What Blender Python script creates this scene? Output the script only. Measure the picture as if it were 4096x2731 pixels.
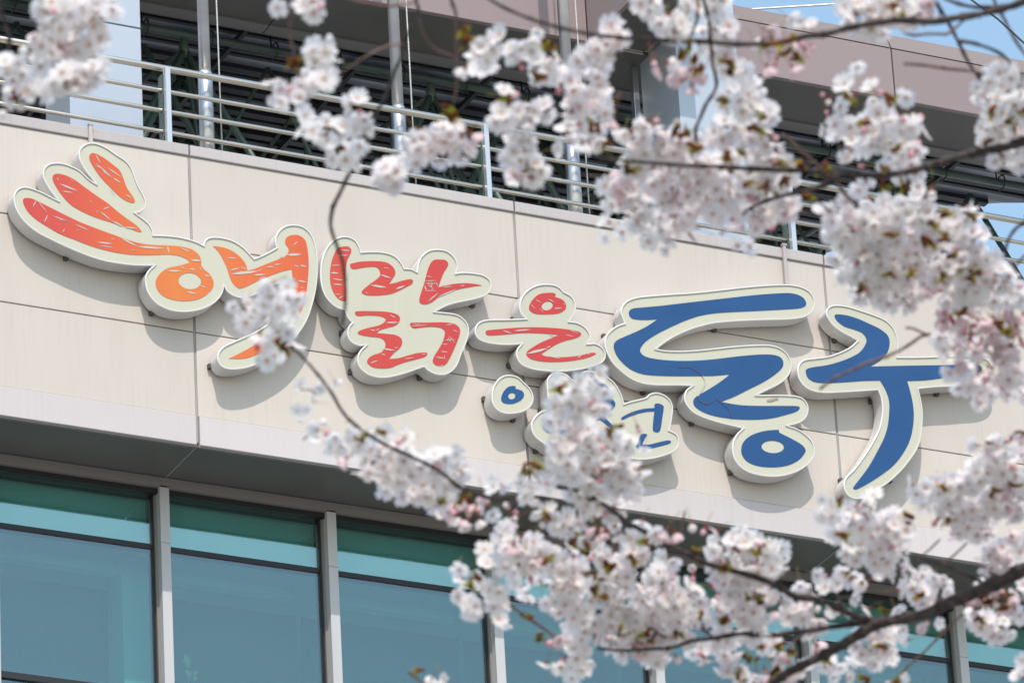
import bpy, math, random
import numpy as np
from mathutils import Vector, Matrix
from mathutils.geometry import tessellate_polygon

random.seed(7)
rng = np.random.default_rng(11)
S = bpy.context.scene
for o in list(bpy.data.objects):
    bpy.data.objects.remove(o)
C = S.collection

# ------------------------------------------------------------------ camera
FPX = 24000.0                                  # focal length in pixels of the 4096 px wide photograph
EYE = np.array([0.0, -40.0, 1.6])
YAW, PIT, ROL = 0.4767914805, 0.4430141613, -0.0568422610
fw = np.array([math.sin(YAW)*math.cos(PIT), math.cos(YAW)*math.cos(PIT), math.sin(PIT)])
rt = np.cross(fw, [0, 0, 1]); rt /= np.linalg.norm(rt); up = np.cross(rt, fw)
c_, s_ = math.cos(ROL), math.sin(ROL)
rt, up = c_*rt + s_*up, -s_*rt + c_*up
cam = bpy.data.cameras.new('camera')
camo = bpy.data.objects.new('camera', cam); C.objects.link(camo)
camo.matrix_world = Matrix(((rt[0], up[0], -fw[0], EYE[0]), (rt[1], up[1], -fw[1], EYE[1]), (rt[2], up[2], -fw[2], EYE[2]), (0, 0, 0, 1)))
cam.sensor_width = 36.0; cam.lens = FPX/4096*36.0
cam.clip_start = 0.5; cam.clip_end = 5000
cam.dof.use_dof = True; cam.dof.focus_distance = 50.0; cam.dof.aperture_fstop = 20.0
S.camera = camo
S.render.resolution_x = 1024; S.render.resolution_y = 682

# ------------------------------------------------------------------ light
SUN_TO = Vector((-0.345, -1.0, 1.53)).normalized()
W = bpy.data.worlds.new('World'); S.world = W; W.use_nodes = True
nt = W.node_tree; nt.nodes.clear()
sky = nt.nodes.new('ShaderNodeTexSky'); sky.sky_type = 'NISHITA'; sky.sun_disc = False
sky.sun_elevation = math.asin(SUN_TO.z)
sky.sun_rotation = math.atan2(SUN_TO.x, SUN_TO.y)
sky.air_density = 2.0; sky.dust_density = 1.3; sky.ozone_density = 3.6
bg = nt.nodes.new('ShaderNodeBackground'); bg.inputs[1].default_value = 0.15
wo = nt.nodes.new('ShaderNodeOutputWorld')
nt.links.new(sky.outputs[0], bg.inputs[0]); nt.links.new(bg.outputs[0], wo.inputs[0])
sl = bpy.data.lights.new('sun', 'SUN'); sl.energy = 2.75; sl.angle = math.radians(0.5); sl.color = (1.0, 0.93, 0.85)
so = bpy.data.objects.new('sun', sl); C.objects.link(so)
so.rotation_mode = 'QUATERNION'; so.rotation_quaternion = SUN_TO.to_track_quat('Z', 'Y'); so.location = (0, -30, 60)
S.view_settings.view_transform = 'Standard'; S.view_settings.look = 'None'
S.view_settings.exposure = 0.5; S.view_settings.gamma = 1.0; S.view_settings.use_curve_mapping = False
S.render.engine = 'CYCLES'

# ------------------------------------------------------------------ helpers
def ray(x, y):
    return fw*FPX + rt*(x - 2048) - up*(y - 1365.5)
def wall_pt(x, y, Y=0.0):
    """world point of photo position (x, y) on the plane parallel to the facade at depth Y"""
    d = ray(x, y); t = (Y - EYE[1])/d[1]
    return EYE + d*t
def far_pt(x, y, dist):
    d = ray(x, y); return EYE + d/np.linalg.norm(d)*dist

def tag(o, label=None, cat=None, group=None, kind=None):
    if label: o['label'] = label
    if cat: o['category'] = cat
    if group: o['group'] = group
    if kind: o['kind'] = kind
    return o
def empty(name, loc=(0, 0, 0)):
    o = bpy.data.objects.new(name, None); C.objects.link(o); o.location = loc; o.empty_display_size = 0.2
    return o
def link(name, mesh, parent=None, loc=(0, 0, 0)):
    o = bpy.data.objects.new(name, mesh); C.objects.link(o)
    if parent is not None:
        o.parent = parent
        o.location = Vector(loc) - parent.location if parent.parent is None else Vector(loc)
    else:
        o.location = loc
    return o

class MB:
    """collects simple shapes into one mesh (world coordinates)"""
    def __init__(s): s.v = []; s.f = []; s.m = []; s.sm = []
    def add(s, vs, fs, mi=0, smooth=False):
        n = len(s.v); s.v += [tuple(map(float, v)) for v in vs]
        for f in fs: s.f.append(tuple(i + n for i in f)); s.m.append(mi); s.sm.append(smooth)
        return s
    def box(s, x0, x1, y0, y1, z0, z1, mi=0):
        vs = [(x0,y0,z0),(x1,y0,z0),(x1,y1,z0),(x0,y1,z0),(x0,y0,z1),(x1,y0,z1),(x1,y1,z1),(x0,y1,z1)]
        return s.add(vs, [(0,3,2,1),(4,5,6,7),(0,1,5,4),(1,2,6,5),(2,3,7,6),(3,0,4,7)], mi)
    def bev(s, x0, x1, y0, y1, z0, z1, b=0.004, mi=0):
        """box with its front (low y) edges chamfered"""
        vs = [(x0+b,y0,z0+b),(x1-b,y0,z0+b),(x1-b,y0,z1-b),(x0+b,y0,z1-b),
              (x0,y0+b,z0),(x1,y0+b,z0),(x1,y0+b,z1),(x0,y0+b,z1),
              (x0,y1,z0),(x1,y1,z0),(x1,y1,z1),(x0,y1,z1)]
        return s.add(vs, [(0,1,2,3),(0,4,5,1),(1,5,6,2),(2,6,7,3),(3,7,4,0),(4,8,9,5),(5,9,10,6),(6,10,11,7),(7,11,8,4),(8,11,10,9)], mi)
    def tube(s, pts, rad, n=8, mi=0, caps=True, smooth=True):
        pts = [np.array(p, float) for p in pts]
        if not hasattr(rad, '__len__'): rad = [rad]*len(pts)
        rings = []
        t0 = pts[1] - pts[0]; t0 /= np.linalg.norm(t0)
        ref = np.array([0, 0, 1.0]) if abs(t0[2]) < 0.9 else np.array([1.0, 0, 0])
        u = np.cross(t0, ref); u /= np.linalg.norm(u)
        vs = []
        for i, p in enumerate(pts):
            a = pts[max(i-1, 0)]; b = pts[min(i+1, len(pts)-1)]
            t = b - a; t /= (np.linalg.norm(t) + 1e-12)
            u = u - t*np.dot(u, t); u /= (np.linalg.norm(u) + 1e-12); w = np.cross(t, u)
            for k in range(n):
                an = 2*math.pi*k/n
                vs.append(p + (u*math.cos(an) + w*math.sin(an))*rad[i])
        fs = []
        for i in range(len(pts)-1):
            for k in range(n):
                fs.append((i*n+k, i*n+(k+1) % n, (i+1)*n+(k+1) % n, (i+1)*n+k))
        if caps:
            fs.append(tuple(range(n-1, -1, -1))); fs.append(tuple((len(pts)-1)*n+k for k in range(n)))
        return s.add(vs, fs, mi, smooth)
    def mesh(s, name, mats):
        me = bpy.data.meshes.new(name); me.from_pydata(s.v, [], s.f)
        for m in (mats if isinstance(mats, (list, tuple)) else [mats]): me.materials.append(m)
        me.polygons.foreach_set('material_index', s.m); me.polygons.foreach_set('use_smooth', s.sm)
        me.update(); return me
    def build(s, name, mats, parent=None):
        """mesh with its origin at its own centre"""
        a = np.array(s.v); c = (a.min(0) + a.max(0))/2
        s.v = [tuple(v) for v in (a - c)]
        return link(name, s.mesh(name, mats), parent, tuple(c))

# ------------------------------------------------------------------ materials
def mat(name, col, rough=0.6, metal=0.0, spec=0.5):
    m = bpy.data.materials.new(name); m.use_nodes = True
    b = m.node_tree.nodes['Principled BSDF']
    b.inputs['Base Color'].default_value = (*col, 1); b.inputs['Roughness'].default_value = rough
    b.inputs['Metallic'].default_value = metal; b.inputs['Specular IOR Level'].default_value = spec
    return m
def noise_mat(name, ca, cb, scale=(1, 1, 1), rough=0.6, metal=0.0, detail=6, lo=0.35, hi=0.65, bump=0.0, nscale=1.0, r2=None, spec=0.5):
    """two colours mixed by world-space noise"""
    m = mat(name, ca, rough, metal, spec); t = m.node_tree; b = t.nodes['Principled BSDF']
    g = t.nodes.new('ShaderNodeNewGeometry'); mp = t.nodes.new('ShaderNodeMapping'); mp.inputs['Scale'].default_value = scale
    n = t.nodes.new('ShaderNodeTexNoise'); n.inputs['Scale'].default_value = nscale; n.inputs['Detail'].default_value = detail
    r = t.nodes.new('ShaderNodeValToRGB'); r.color_ramp.elements[0].position = lo; r.color_ramp.elements[1].position = hi
    r.color_ramp.elements[0].color = (*ca, 1); r.color_ramp.elements[1].color = (*cb, 1)
    t.links.new(g.outputs['Position'], mp.inputs[0]); t.links.new(mp.outputs[0], n.inputs['Vector'])
    t.links.new(n.outputs['Fac'], r.inputs[0]); t.links.new(r.outputs[0], b.inputs['Base Color'])
    if bump:
        bp = t.nodes.new('ShaderNodeBump'); bp.inputs['Strength'].default_value = bump; bp.inputs['Distance'].default_value = 0.01
        t.links.new(n.outputs['Fac'], bp.inputs['Height']); t.links.new(bp.outputs[0], b.inputs['Normal'])
    if r2 is not None:
        mr = t.nodes.new('ShaderNodeMapRange'); mr.inputs['To Min'].default_value = rough; mr.inputs['To Max'].default_value = r2
        t.links.new(n.outputs['Fac'], mr.inputs[0]); t.links.new(mr.outputs[0], b.inputs['Roughness'])
    return m

def streak_mat(name, base, dirt, amount=0.5, rough=0.5):
    """painted cladding with rain streaks running down and a soft cloudiness"""
    m = mat(name, base, rough); t = m.node_tree; b = t.nodes['Principled BSDF']; L = t.links.new
    g = t.nodes.new('ShaderNodeNewGeometry')
    def nz(sc, ns, det, lo, hi):
        mp = t.nodes.new('ShaderNodeMapping'); mp.inputs['Scale'].default_value = sc
        n = t.nodes.new('ShaderNodeTexNoise'); n.inputs['Scale'].default_value = ns; n.inputs['Detail'].default_value = det
        L(g.outputs['Position'], mp.inputs[0]); L(mp.outputs[0], n.inputs['Vector'])
        r = t.nodes.new('ShaderNodeMapRange'); r.inputs['From Min'].default_value = lo; r.inputs['From Max'].default_value = hi
        L(n.outputs['Fac'], r.inputs[0]); return r.outputs[0]
    fine = nz((26, 26, 1.1), 1.6, 5, 0.5, 0.78); cloud = nz((1, 1, 1), 1.7, 4, 0.38, 0.72); soft = nz((3.2, 3, 0.6), 1.0, 3, 0.5, 0.8)
    mu = t.nodes.new('ShaderNodeMath'); mu.operation = 'MULTIPLY'; L(fine, mu.inputs[0]); L(cloud, mu.inputs[1])
    ad = t.nodes.new('ShaderNodeMath'); ad.operation = 'MULTIPLY_ADD'; L(soft, ad.inputs[0]); ad.inputs[1].default_value = 0.35; L(mu.outputs[0], ad.inputs[2])
    am = t.nodes.new('ShaderNodeMath'); am.operation = 'MULTIPLY'; am.use_clamp = True; L(ad.outputs[0], am.inputs[0]); am.inputs[1].default_value = amount
    mx = t.nodes.new('ShaderNodeMixRGB'); mx.inputs[1].default_value = (*base, 1); mx.inputs[2].default_value = (*dirt, 1)
    oi = t.nodes.new('ShaderNodeObjectInfo'); tr_ = t.nodes.new('ShaderNodeMapRange'); tr_.inputs['To Min'].default_value = 0.94; tr_.inputs['To Max'].default_value = 1.04
    L(oi.outputs['Random'], tr_.inputs[0]); tn = t.nodes.new('ShaderNodeVectorMath'); tn.operation = 'SCALE'; L(mx.outputs[0], tn.inputs[0]); L(tr_.outputs[0], tn.inputs['Scale'])
    L(am.outputs[0], mx.inputs[0]); L(tn.outputs[0], b.inputs['Base Color'])
    bp = t.nodes.new('ShaderNodeBump'); bp.inputs['Strength'].default_value = 0.12; bp.inputs['Distance'].default_value = 0.01
    L(cloud, bp.inputs['Height']); L(bp.outputs[0], b.inputs['Normal'])
    return m

M_panel = streak_mat('cream_cladding', (0.525, 0.470, 0.422), (0.36, 0.305, 0.255), 0.42, 0.55)
M_band = streak_mat('lilac_cladding', (0.535, 0.485, 0.480), (0.41, 0.37, 0.365), 0.5, 0.45)
M_cope = streak_mat('coping_metal', (0.445, 0.40, 0.392), (0.31, 0.275, 0.265), 0.5, 0.45)
M_joint = noise_mat('joint_sealant', (0.36, 0.35, 0.35), (0.2, 0.19, 0.18), (3, 3, 1.5), 0.7)
M_jdark = mat('joint_dark', (0.10, 0.095, 0.09), 0.8)
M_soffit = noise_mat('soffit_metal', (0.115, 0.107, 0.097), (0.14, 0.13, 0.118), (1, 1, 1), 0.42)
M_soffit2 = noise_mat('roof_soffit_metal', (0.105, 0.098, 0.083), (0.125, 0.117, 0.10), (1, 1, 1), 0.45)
M_trim = mat('soffit_trim', (0.22, 0.20, 0.19), 0.5)
M_mull = noise_mat('mullion_aluminium', (0.44, 0.44, 0.45), (0.50, 0.50, 0.505), (2, 2, 0.5), 0.5, 0.0)
M_gask = mat('black_gasket', (0.012, 0.012, 0.014), 0.45)
M_steel = noise_mat('stainless', (0.70, 0.64, 0.55), (0.56, 0.51, 0.44), (1, 1, 1), 0.2, 1.0, r2=0.34)
M_post = mat('post_metal', (0.55, 0.57, 0.60), 0.4, 0.6)
M_pole = noise_mat('galvanised_pole', (0.62, 0.62, 0.64), (0.45, 0.45, 0.47), (1, 1, 3), 0.25, 0.9, r2=0.4)
M_rope = noise_mat('rope', (0.62, 0.62, 0.6), (0.4, 0.4, 0.38), (60, 60, 60), 0.8)
M_roofA = streak_mat('rose_fascia', (0.275, 0.212, 0.212), (0.23, 0.175, 0.175), 0.4, 0.4)
M_roofB = streak_mat('brown_fascia', (0.225, 0.180, 0.162), (0.19, 0.15, 0.135), 0.4, 0.4)
M_col = noise_mat('pale_blue_cladding', (0.46, 0.505, 0.575), (0.43, 0.475, 0.54), (1, 1, 1), 0.38, 0.2)
M_deck = noise_mat('deck_metal', (0.50, 0.52, 0.57), (0.14, 0.15, 0.18), (0.7, 3, 1), 0.4, 0.4)
M_purl = mat('purlin_paint', (0.018, 0.02, 0.023), 0.5)
M_truss = noise_mat('truss_green', (0.075, 0.115, 0.098), (0.045, 0.072, 0.062), (2, 2, 2), 0.42)
M_case = streak_mat('sign_casing_white', (0.60, 0.58, 0.56), (0.33, 0.29, 0.24), 0.7, 0.38)
M_rim = mat('sign_rim', (0.66, 0.63, 0.61), 0.35, 0.15)
M_face = streak_mat('sign_face_cream', (0.50, 0.48, 0.38), (0.42, 0.395, 0.29), 0.35, 0.3)
M_blue = noise_mat('sign_blue_film', (0.010, 0.058, 0.175), (0.013, 0.068, 0.20), (2, 2, 2), 0.25)
M_mark = mat('brush_gap', (0.50, 0.44, 0.40), 0.3)
M_trace = mat('trace_line', (0.03, 0.055, 0.14), 0.35)
M_trace2 = mat('trace_line_pale', (0.46, 0.46, 0.36), 0.4)
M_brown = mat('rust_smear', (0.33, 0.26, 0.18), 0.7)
M_brk = mat('bracket_steel', (0.10, 0.09, 0.085), 0.6, 0.4)
M_red = mat('sign_red_film', (0.6, 0.1, 0.05), 0.27)
t = M_red.node_tree; g = t.nodes.new('ShaderNodeNewGeometry'); sx = t.nodes.new('ShaderNodeSeparateXYZ'); mr = t.nodes.new('ShaderNodeMapRange')
mr.inputs['From Min'].default_value = 16.1; mr.inputs['From Max'].default_value = 20.1
rp = t.nodes.new('ShaderNodeValToRGB'); cr = rp.color_ramp
stops = [(a_, (b_[0]*.80, b_[1]*.86, b_[2]*.62)) for a_, b_ in [(0.0, (.62, .055, .06)), (0.12, (.66, .075, .06)), (0.24, (.72, .12, .045)), (0.36, (.76, .20, .05)), (0.50, (.76, .16, .05)), (0.62, (.74, .13, .045)), (0.74, (.64, .06, .045)), (1.0, (.60, .045, .05))]]
cr.elements[0].position, cr.elements[0].color = stops[0][0], (*stops[0][1], 1)
cr.elements[1].position, cr.elements[1].color = stops[-1][0], (*stops[-1][1], 1)
for p_, c2 in stops[1:-1]:
    e = cr.elements.new(p_); e.color = (*c2, 1)
t.links.new(g.outputs['Position'], sx.inputs[0]); t.links.new(sx.outputs[0], mr.inputs[0]); t.links.new(mr.outputs[0], rp.inputs[0])
t.links.new(rp.outputs[0], t.nodes['Principled BSDF'].inputs['Base Color'])

def glass_mat(name, gl, tr, fac):
    m = bpy.data.materials.new(name); m.use_nodes = True; t = m.node_tree; t.nodes.clear()
    o = t.nodes.new('ShaderNodeOutputMaterial'); mx = t.nodes.new('ShaderNodeMixShader')
    a = t.nodes.new('ShaderNodeBsdfTransparent'); a.inputs[0].default_value = (*tr, 1)
    b = t.nodes.new('ShaderNodeBsdfGlossy'); b.inputs['Color'].default_value = (*gl, 1); b.inputs['Roughness'].default_value = 0.015
    n = t.nodes.new('ShaderNodeTexNoise'); n.inputs['Scale'].default_value = 1.3; n.inputs['Detail'].default_value = 1
    g = t.nodes.new('ShaderNodeNewGeometry'); bp = t.nodes.new('ShaderNodeBump'); bp.inputs['Strength'].default_value = 0.08; bp.inputs['Distance'].default_value = 0.01
    t.links.new(g.outputs['Position'], n.inputs['Vector']); t.links.new(n.outputs['Fac'], bp.inputs['Height']); t.links.new(bp.outputs[0], b.inputs['Normal'])
    mx.inputs[0].default_value = fac
    t.links.new(a.outputs[0], mx.inputs[1]); t.links.new(b.outputs[0], mx.inputs[2]); t.links.new(mx.outputs[0], o.inputs[0])
    return m
M_glass = glass_mat('tinted_glass', (0.46, 0.46, 0.48), (0.56, 0.90, 0.88), 0.27)
M_glass2 = glass_mat('spandrel_glass', (0.54, 0.63, 0.60), (0.76, 1.0, 0.98), 0.32)
M_spback = noise_mat('spandrel_back', (0.46, 0.70, 0.72), (0.50, 0.74, 0.76), (1, 1, 1), 0.6)
M_room = noise_mat('room_paint', (0.62, 0.64, 0.62), (0.55, 0.57, 0.55), (1, 1, 1), 0.8)
M_rcol = mat('room_column_paint', (0.78, 0.80, 0.76), 0.7)
M_blind = mat('blind_fabric', (0.33, 0.34, 0.34), 0.7)
t = M_blind.node_tree; g = t.nodes.new('ShaderNodeNewGeometry'); wv = t.nodes.new('ShaderNodeTexWave'); wv.wave_type = 'BANDS'; wv.bands_direction = 'Z'
wv.inputs['Scale'].default_value = 17.0; wv.inputs['Distortion'].default_value = 1.2
rp = t.nodes.new('ShaderNodeValToRGB'); rp.color_ramp.elements[0].color = (0.28, 0.27, 0.28, 1); rp.color_ramp.elements[1].color = (0.33, 0.325, 0.32, 1)
t.links.new(g.outputs['Position'], wv.inputs[0]); t.links.new(wv.outputs[0], rp.inputs[0]); t.links.new(rp.outputs[0], t.nodes['Principled BSDF'].inputs['Base Color'])
M_leaf = mat('plant_leaf', (0.62, 0.78, 0.40), 0.5)
M_ground = noise_mat('paving', (0.30, 0.29, 0.27), (0.22, 0.215, 0.20), (1, 1, 1), 0.85, nscale=0.6)
M_terr = noise_mat('terrace_floor', (0.42, 0.41, 0.39), (0.33, 0.32, 0.31), (1, 1, 1), 0.85)
M_bark = noise_mat('cherry_bark', (0.022, 0.014, 0.013), (0.095, 0.066, 0.058), (1, 1, 1), 0.7, nscale=70, lo=0.42, hi=0.75, bump=0.9)
M_twig = noise_mat('cherry_twig', (0.10, 0.05, 0.04), (0.19, 0.115, 0.08), (1, 1, 1), 0.6, nscale=90, lo=0.4, hi=0.7, bump=0.5)

def leafy(name, ca, cb, trans, rough=0.5, ns=6.0, lo=0.4, hi=0.65):
    m = bpy.data.materials.new(name); m.use_nodes = True; t = m.node_tree; t.nodes.clear(); L = t.links.new
    o = t.nodes.new('ShaderNodeOutputMaterial'); g = t.nodes.new('ShaderNodeNewGeometry')
    n = t.nodes.new('ShaderNodeTexNoise'); n.inputs['Scale'].default_value = ns; n.inputs['Detail'].default_value = 3
    r = t.nodes.new('ShaderNodeValToRGB'); r.color_ramp.elements[0].position = lo; r.color_ramp.elements[1].position = hi
    r.color_ramp.elements[0].color = (*ca, 1); r.color_ramp.elements[1].color = (*cb, 1)
    L(g.outputs['Position'], n.inputs['Vector']); L(n.outputs['Fac'], r.inputs[0])
    d = t.nodes.new('ShaderNodeBsdfDiffuse'); tr = t.nodes.new('ShaderNodeBsdfTranslucent'); mx = t.nodes.new('ShaderNodeMixShader'); mx.inputs[0].default_value = trans
    L(r.outputs[0], d.inputs[0]); L(r.outputs[0], tr.inputs[0]); L(d.outputs[0], mx.inputs[1]); L(tr.outputs[0], mx.inputs[2]); L(mx.outputs[0], o.inputs[0])
    return m
M_petal = leafy('petal', (0.93, 0.905, 0.895), (0.92, 0.865, 0.862), 0.5)
M_petalpink = leafy('petal_pink', (0.80, 0.62, 0.64), (0.84, 0.70, 0.71), 0.35)
M_petalin = leafy('petal_base', (0.86, 0.80, 0.76), (0.86, 0.72, 0.72), 0.33)
M_eye = leafy('blossom_eye', (0.46, 0.25, 0.05), (0.42, 0.16, 0.06), 0.1, ns=30)
M_anther = mat('anther', (0.55, 0.33, 0.08), 0.6)
M_fil = leafy('filament', (0.85, 0.72, 0.70), (0.85, 0.62, 0.62), 0.3)
M_calyx = leafy('calyx', (0.30, 0.07, 0.06), (0.26, 0.13, 0.06), 0.15, ns=25)
M_pedi = leafy('pedicel', (0.26, 0.27, 0.08), (0.34, 0.14, 0.08), 0.15, ns=18)
M_budp = leafy('pink_bud', (0.80, 0.40, 0.45), (0.85, 0.62, 0.66), 0.3, ns=20)
M_lgreen = leafy('young_leaf', (0.34, 0.36, 0.05), (0.42, 0.25, 0.06), 0.4, ns=30)
M_scale = leafy('bud_scale', (0.10, 0.035, 0.02), (0.24, 0.09, 0.03), 0.1, ns=40)

# ------------------------------------------------------------------ ground and building
tag(MB().add([(-700, -700, 0), (900, -700, 0), (900, 900, 0), (-700, 900, 0)], [(0, 1, 2, 3)]).build('ground', M_ground), kind='structure')

BX0, BX1 = 11.855, 35.575
SEAM = 2.965; SX = 17.785
B = empty('office_building', (SX, 0, 0))
tag(B, 'office building with cream panelled parapet above a recessed teal glass window band', 'building')
seams = [SX + SEAM*k for k in range(-2, 7)]
rows = [(23.375, 24.172), (22.583, 23.366), (21.832, 22.574)]
for a, b in zip(seams[:-1], seams[1:]):
    for z0, z1 in rows:
        MB().bev(a+0.010, b-0.010, 0.0 + random.uniform(0, 0.0015), 0.03, z0, z1, 0.004).build('panel', M_panel, B)
    MB().bev(a+0.014, b-0.014, -0.012, 0.03, 21.573, 21.829, 0.005).build('bottom_trim', M_band, B)
    MB().bev(a+0.007, b-0.007, -0.016, 0.20, 24.176, 24.275, 0.006).build('coping', M_cope, B)
    # soffit panel with a folded drip edge at the front
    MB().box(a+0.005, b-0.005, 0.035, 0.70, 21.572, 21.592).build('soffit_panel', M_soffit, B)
    MB().box(b-0.004, b+0.004, 0.035, 0.70, 21.574, 21.590).build('soffit_joint', M_mull, B)
    MB().box(a+0.005, b-0.005, 0.002, 0.032, 21.560, 21.572).build('drip_edge', M_trim, B)
MB().box(BX0, BX1, 0.0305, 0.20, 21.60, 24.17).build('backing_wall', M_jdark, B)
for s in seams:
    MB().box(s-0.0065, s+0.0065, 0.006, 0.030, 21.6, 24.172).build('joint_strip', M_joint, B)
MB().box(BX0, BX1, 0.035, 0.78, 21.593, 21.7).build('soffit_backing', M_trim, B)
MB().box(BX0, BX1, 0.70, 0.86, 21.505, 21.590).build('window_head', M_trim, B)
MB().box(BX0, BX1, 0.74, 0.90, 21.462, 21.504).build('gasket', M_gask, B)
MB().box(BX0, BX1, 0.20, 14, 23.55, 23.75).build('terrace_slab', M_terr, B)
MB().box(BX0, BX1, 5.2, 5.4, 0.0, 23.55).build('core_wall', M_room, B)
MB().box(BX0, BX0+0.2, 0.20, 5.2, 0.0, 23.55).build('side_wall', M_panel, B)
MB().box(BX1-0.2, BX1, 0.20, 5.2, 0.0, 23.55).build('side_wall', M_panel, B)
mulls = [SX - .022 + SEAM/2*k for k in range(-4, 13)]
win_from = set(o.name for o in B.children)
for k, x in enumerate(mulls):
    MB().bev(x-0.042, x+0.042, 0.70, 0.80, 21.018, 21.520, 0.003).build('mullion', M_mull, B)
    MB().bev(x-0.042, x+0.042, 0.7005, 0.80, 15.8, 21.016, 0.003).build('mullion', M_mull, B)
    MB().box(x-0.075, x+0.075, 0.802, 0.90, 15.8, 21.461).build('mullion_core', M_gask, B)
    MB().box(x-0.060, x-0.043, 0.775, 0.801, 15.8, 21.461).build('mullion_flange', M_trim, B)
for a, b in zip(mulls[:-1], mulls[1:]):
    l, r = a+0.076, b-0.076
    MB().box(l, r, 0.815, 0.823, 21.038, 21.461).build('spandrel_pane', M_glass2, B)
    MB().box(l, r, 0.93, 0.95, 21.02, 21.461).build('spandrel_back', M_spback, B)
    MB().box(l, r, 0.806, 0.90, 20.992, 21.037).build('transom', M_gask, B)
    MB().box(l, r, 0.815, 0.823, 19.755, 20.991).build('window_pane', M_glass, B)
    MB().box(l, r, 0.79, 0.90, 19.70, 19.754).build('transom', M_gask, B)
    MB().box(l, r, 0.815, 0.823, 15.8, 19.699).build('window_pane', M_glass, B)
    MB().box(l-0.05, r+0.05, 1.42, 1.43, 19.3, 20.86).build('window_blind', M_blind, B)
    MB().box(l+0.02, r-0.10, 1.15, 1.25, 20.90, 20.985).build('blind_box', M_rcol, B)
for o in B.children:
    if o.name not in win_from or o.name.startswith(('window_head', 'gasket')):
        o.location.y -= .05; o.location.z -= .025
MB().box(BX0+0.2, BX1-0.2, 0.91, 5.1, 21.462, 21.49).build('room_ceiling', M_room, B)
MB().box(BX0+0.2, BX1-0.2, 0.95, 5.1, 15.6, 15.8).build('room_floor', M_room, B)
MB().box(17.545, 17.835, 1.06, 1.38, 15.8, 21.03).build('room_column', M_rcol, B)
MB().box(17.545+5.93, 17.835+5.93, 1.06, 1.38, 15.8, 21.03).build('room_column', M_rcol, B)
MB().box(15.5, 16.20, 1.0, 1.02, 19.9, 20.35).build('wall_notice', M_rcol, B)
MB().box(BX0, BX1, 0.80, 5.2, 12.6, 15.58).build('lower_wall', M_panel, B)
MB().box(BX0, BX1, 0.82, 5.2, 9.0, 12.598).build('lower_glazing', M_gask, B)
MB().box(BX0, BX1, 0.80, 5.2, 0.0, 8.998).build('lower_wall', M_panel, B)

# potted plant in the second window: stem and broad pointed leaves
PL = empty('potted_plant', (17.98, 1.05, 19.6))
tag(PL, 'green leafy plant standing behind the second window pane from the left', 'plant')
def zo(x, y): return (x*.7852, 1500 + y*.7852)
pb = wall_pt(*zo(960, 1568), 1.05)
MB().tube([pb + np.array([0, 0, -.35]), pb, wall_pt(*zo(975, 1500), 1.05)], 0.006, 6).build('stem', M_leaf, PL)
def leaf_mesh(p0, p1, w, curl=0.02):
    p0, p1 = np.array(p0), np.array(p1); d = p1-p0; side = np.cross(d, [0, 1, 0]); side /= np.linalg.norm(side)
    mb = MB(); vs = []; fs = []
    for i, (tt, ww) in enumerate([(0, .1), (.2, .6), (.45, 1), (.7, .75), (.9, .3), (1, .02)]):
        c = p0 + d*tt + np.array([0, -curl*math.sin(tt*3.1), 0])
        vs += [c - side*w*ww + np.array([0, -.01, 0]), c, c + side*w*ww + np.array([0, -.01, 0])]
        if i:
            b_ = 3*i; fs += [(b_-3, b_-2, b_+1, b_), (b_-2, b_-1, b_+2, b_+1)]
    return mb.add(vs, fs, 0, True)
for a, b, w in (((960, 1500), (938, 1418), .03), ((975, 1535), (998, 1505), .02), ((965, 1545), (940, 1500), .02), ((985, 1568), (990, 1530), .02), ((960, 1500), (915, 1440), .012)):
    leaf_mesh(wall_pt(*zo(*a), 1.03), wall_pt(*zo(*b), 1.0), w).build('leaf', M_leaf, PL)

# conduits on the parapet above the sign
for x, y1, lab in ((361, 578, 'short thin metal conduit on the wall above the leftmost sign letter'), (3136, 1140, 'thin metal conduit on the wall above the large blue sign letter')):
    p0 = wall_pt(x, 500 if x < 1000 else 1000, -.03); p1 = wall_pt(x + (3 if x < 1000 else 8), y1, -.03)
    xm = p0[0]
    o = MB().bev(xm-.016, xm+.016, -.045, -.017, p1[2], 24.30, .004).box(xm-.022, xm+.022, -.05, -.017, 24.285, 24.30).build('conduit', M_cope)
    tag(o, lab, 'conduit', 'conduits on the parapet')

# railing
R_ = empty('railing', (SX, .3, 24.2)); tag(R_, 'stainless four rail railing running along the top of the cream parapet', 'railing')
for z, r in ((25.128, .0285), (24.915, .0185), (24.728, .0185), (24.532, .0185)):
    MB().tube([(BX0, .3, z), (SX, .3, z), (BX1, .3, z)], r, 16).build('rail', M_steel, R_)
px = [17.715 + 2.93*k for k in range(-1, 6)]
for x in px:
    MB().bev(x-.022, x+.022, .215, .270, 23.75, 25.10, .003).build('post', M_post, R_)
    MB().bev(x-.030, x-.024, .275, .36, 23.75, 25.06, .002).build('post_plate', M_truss, R_)
    for z in (24.915, 24.728, 24.532):
        MB().tube([(x, .266, z), (x, .29, z)], .008, 6).build('rail_bolt', M_steel, R_)

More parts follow.
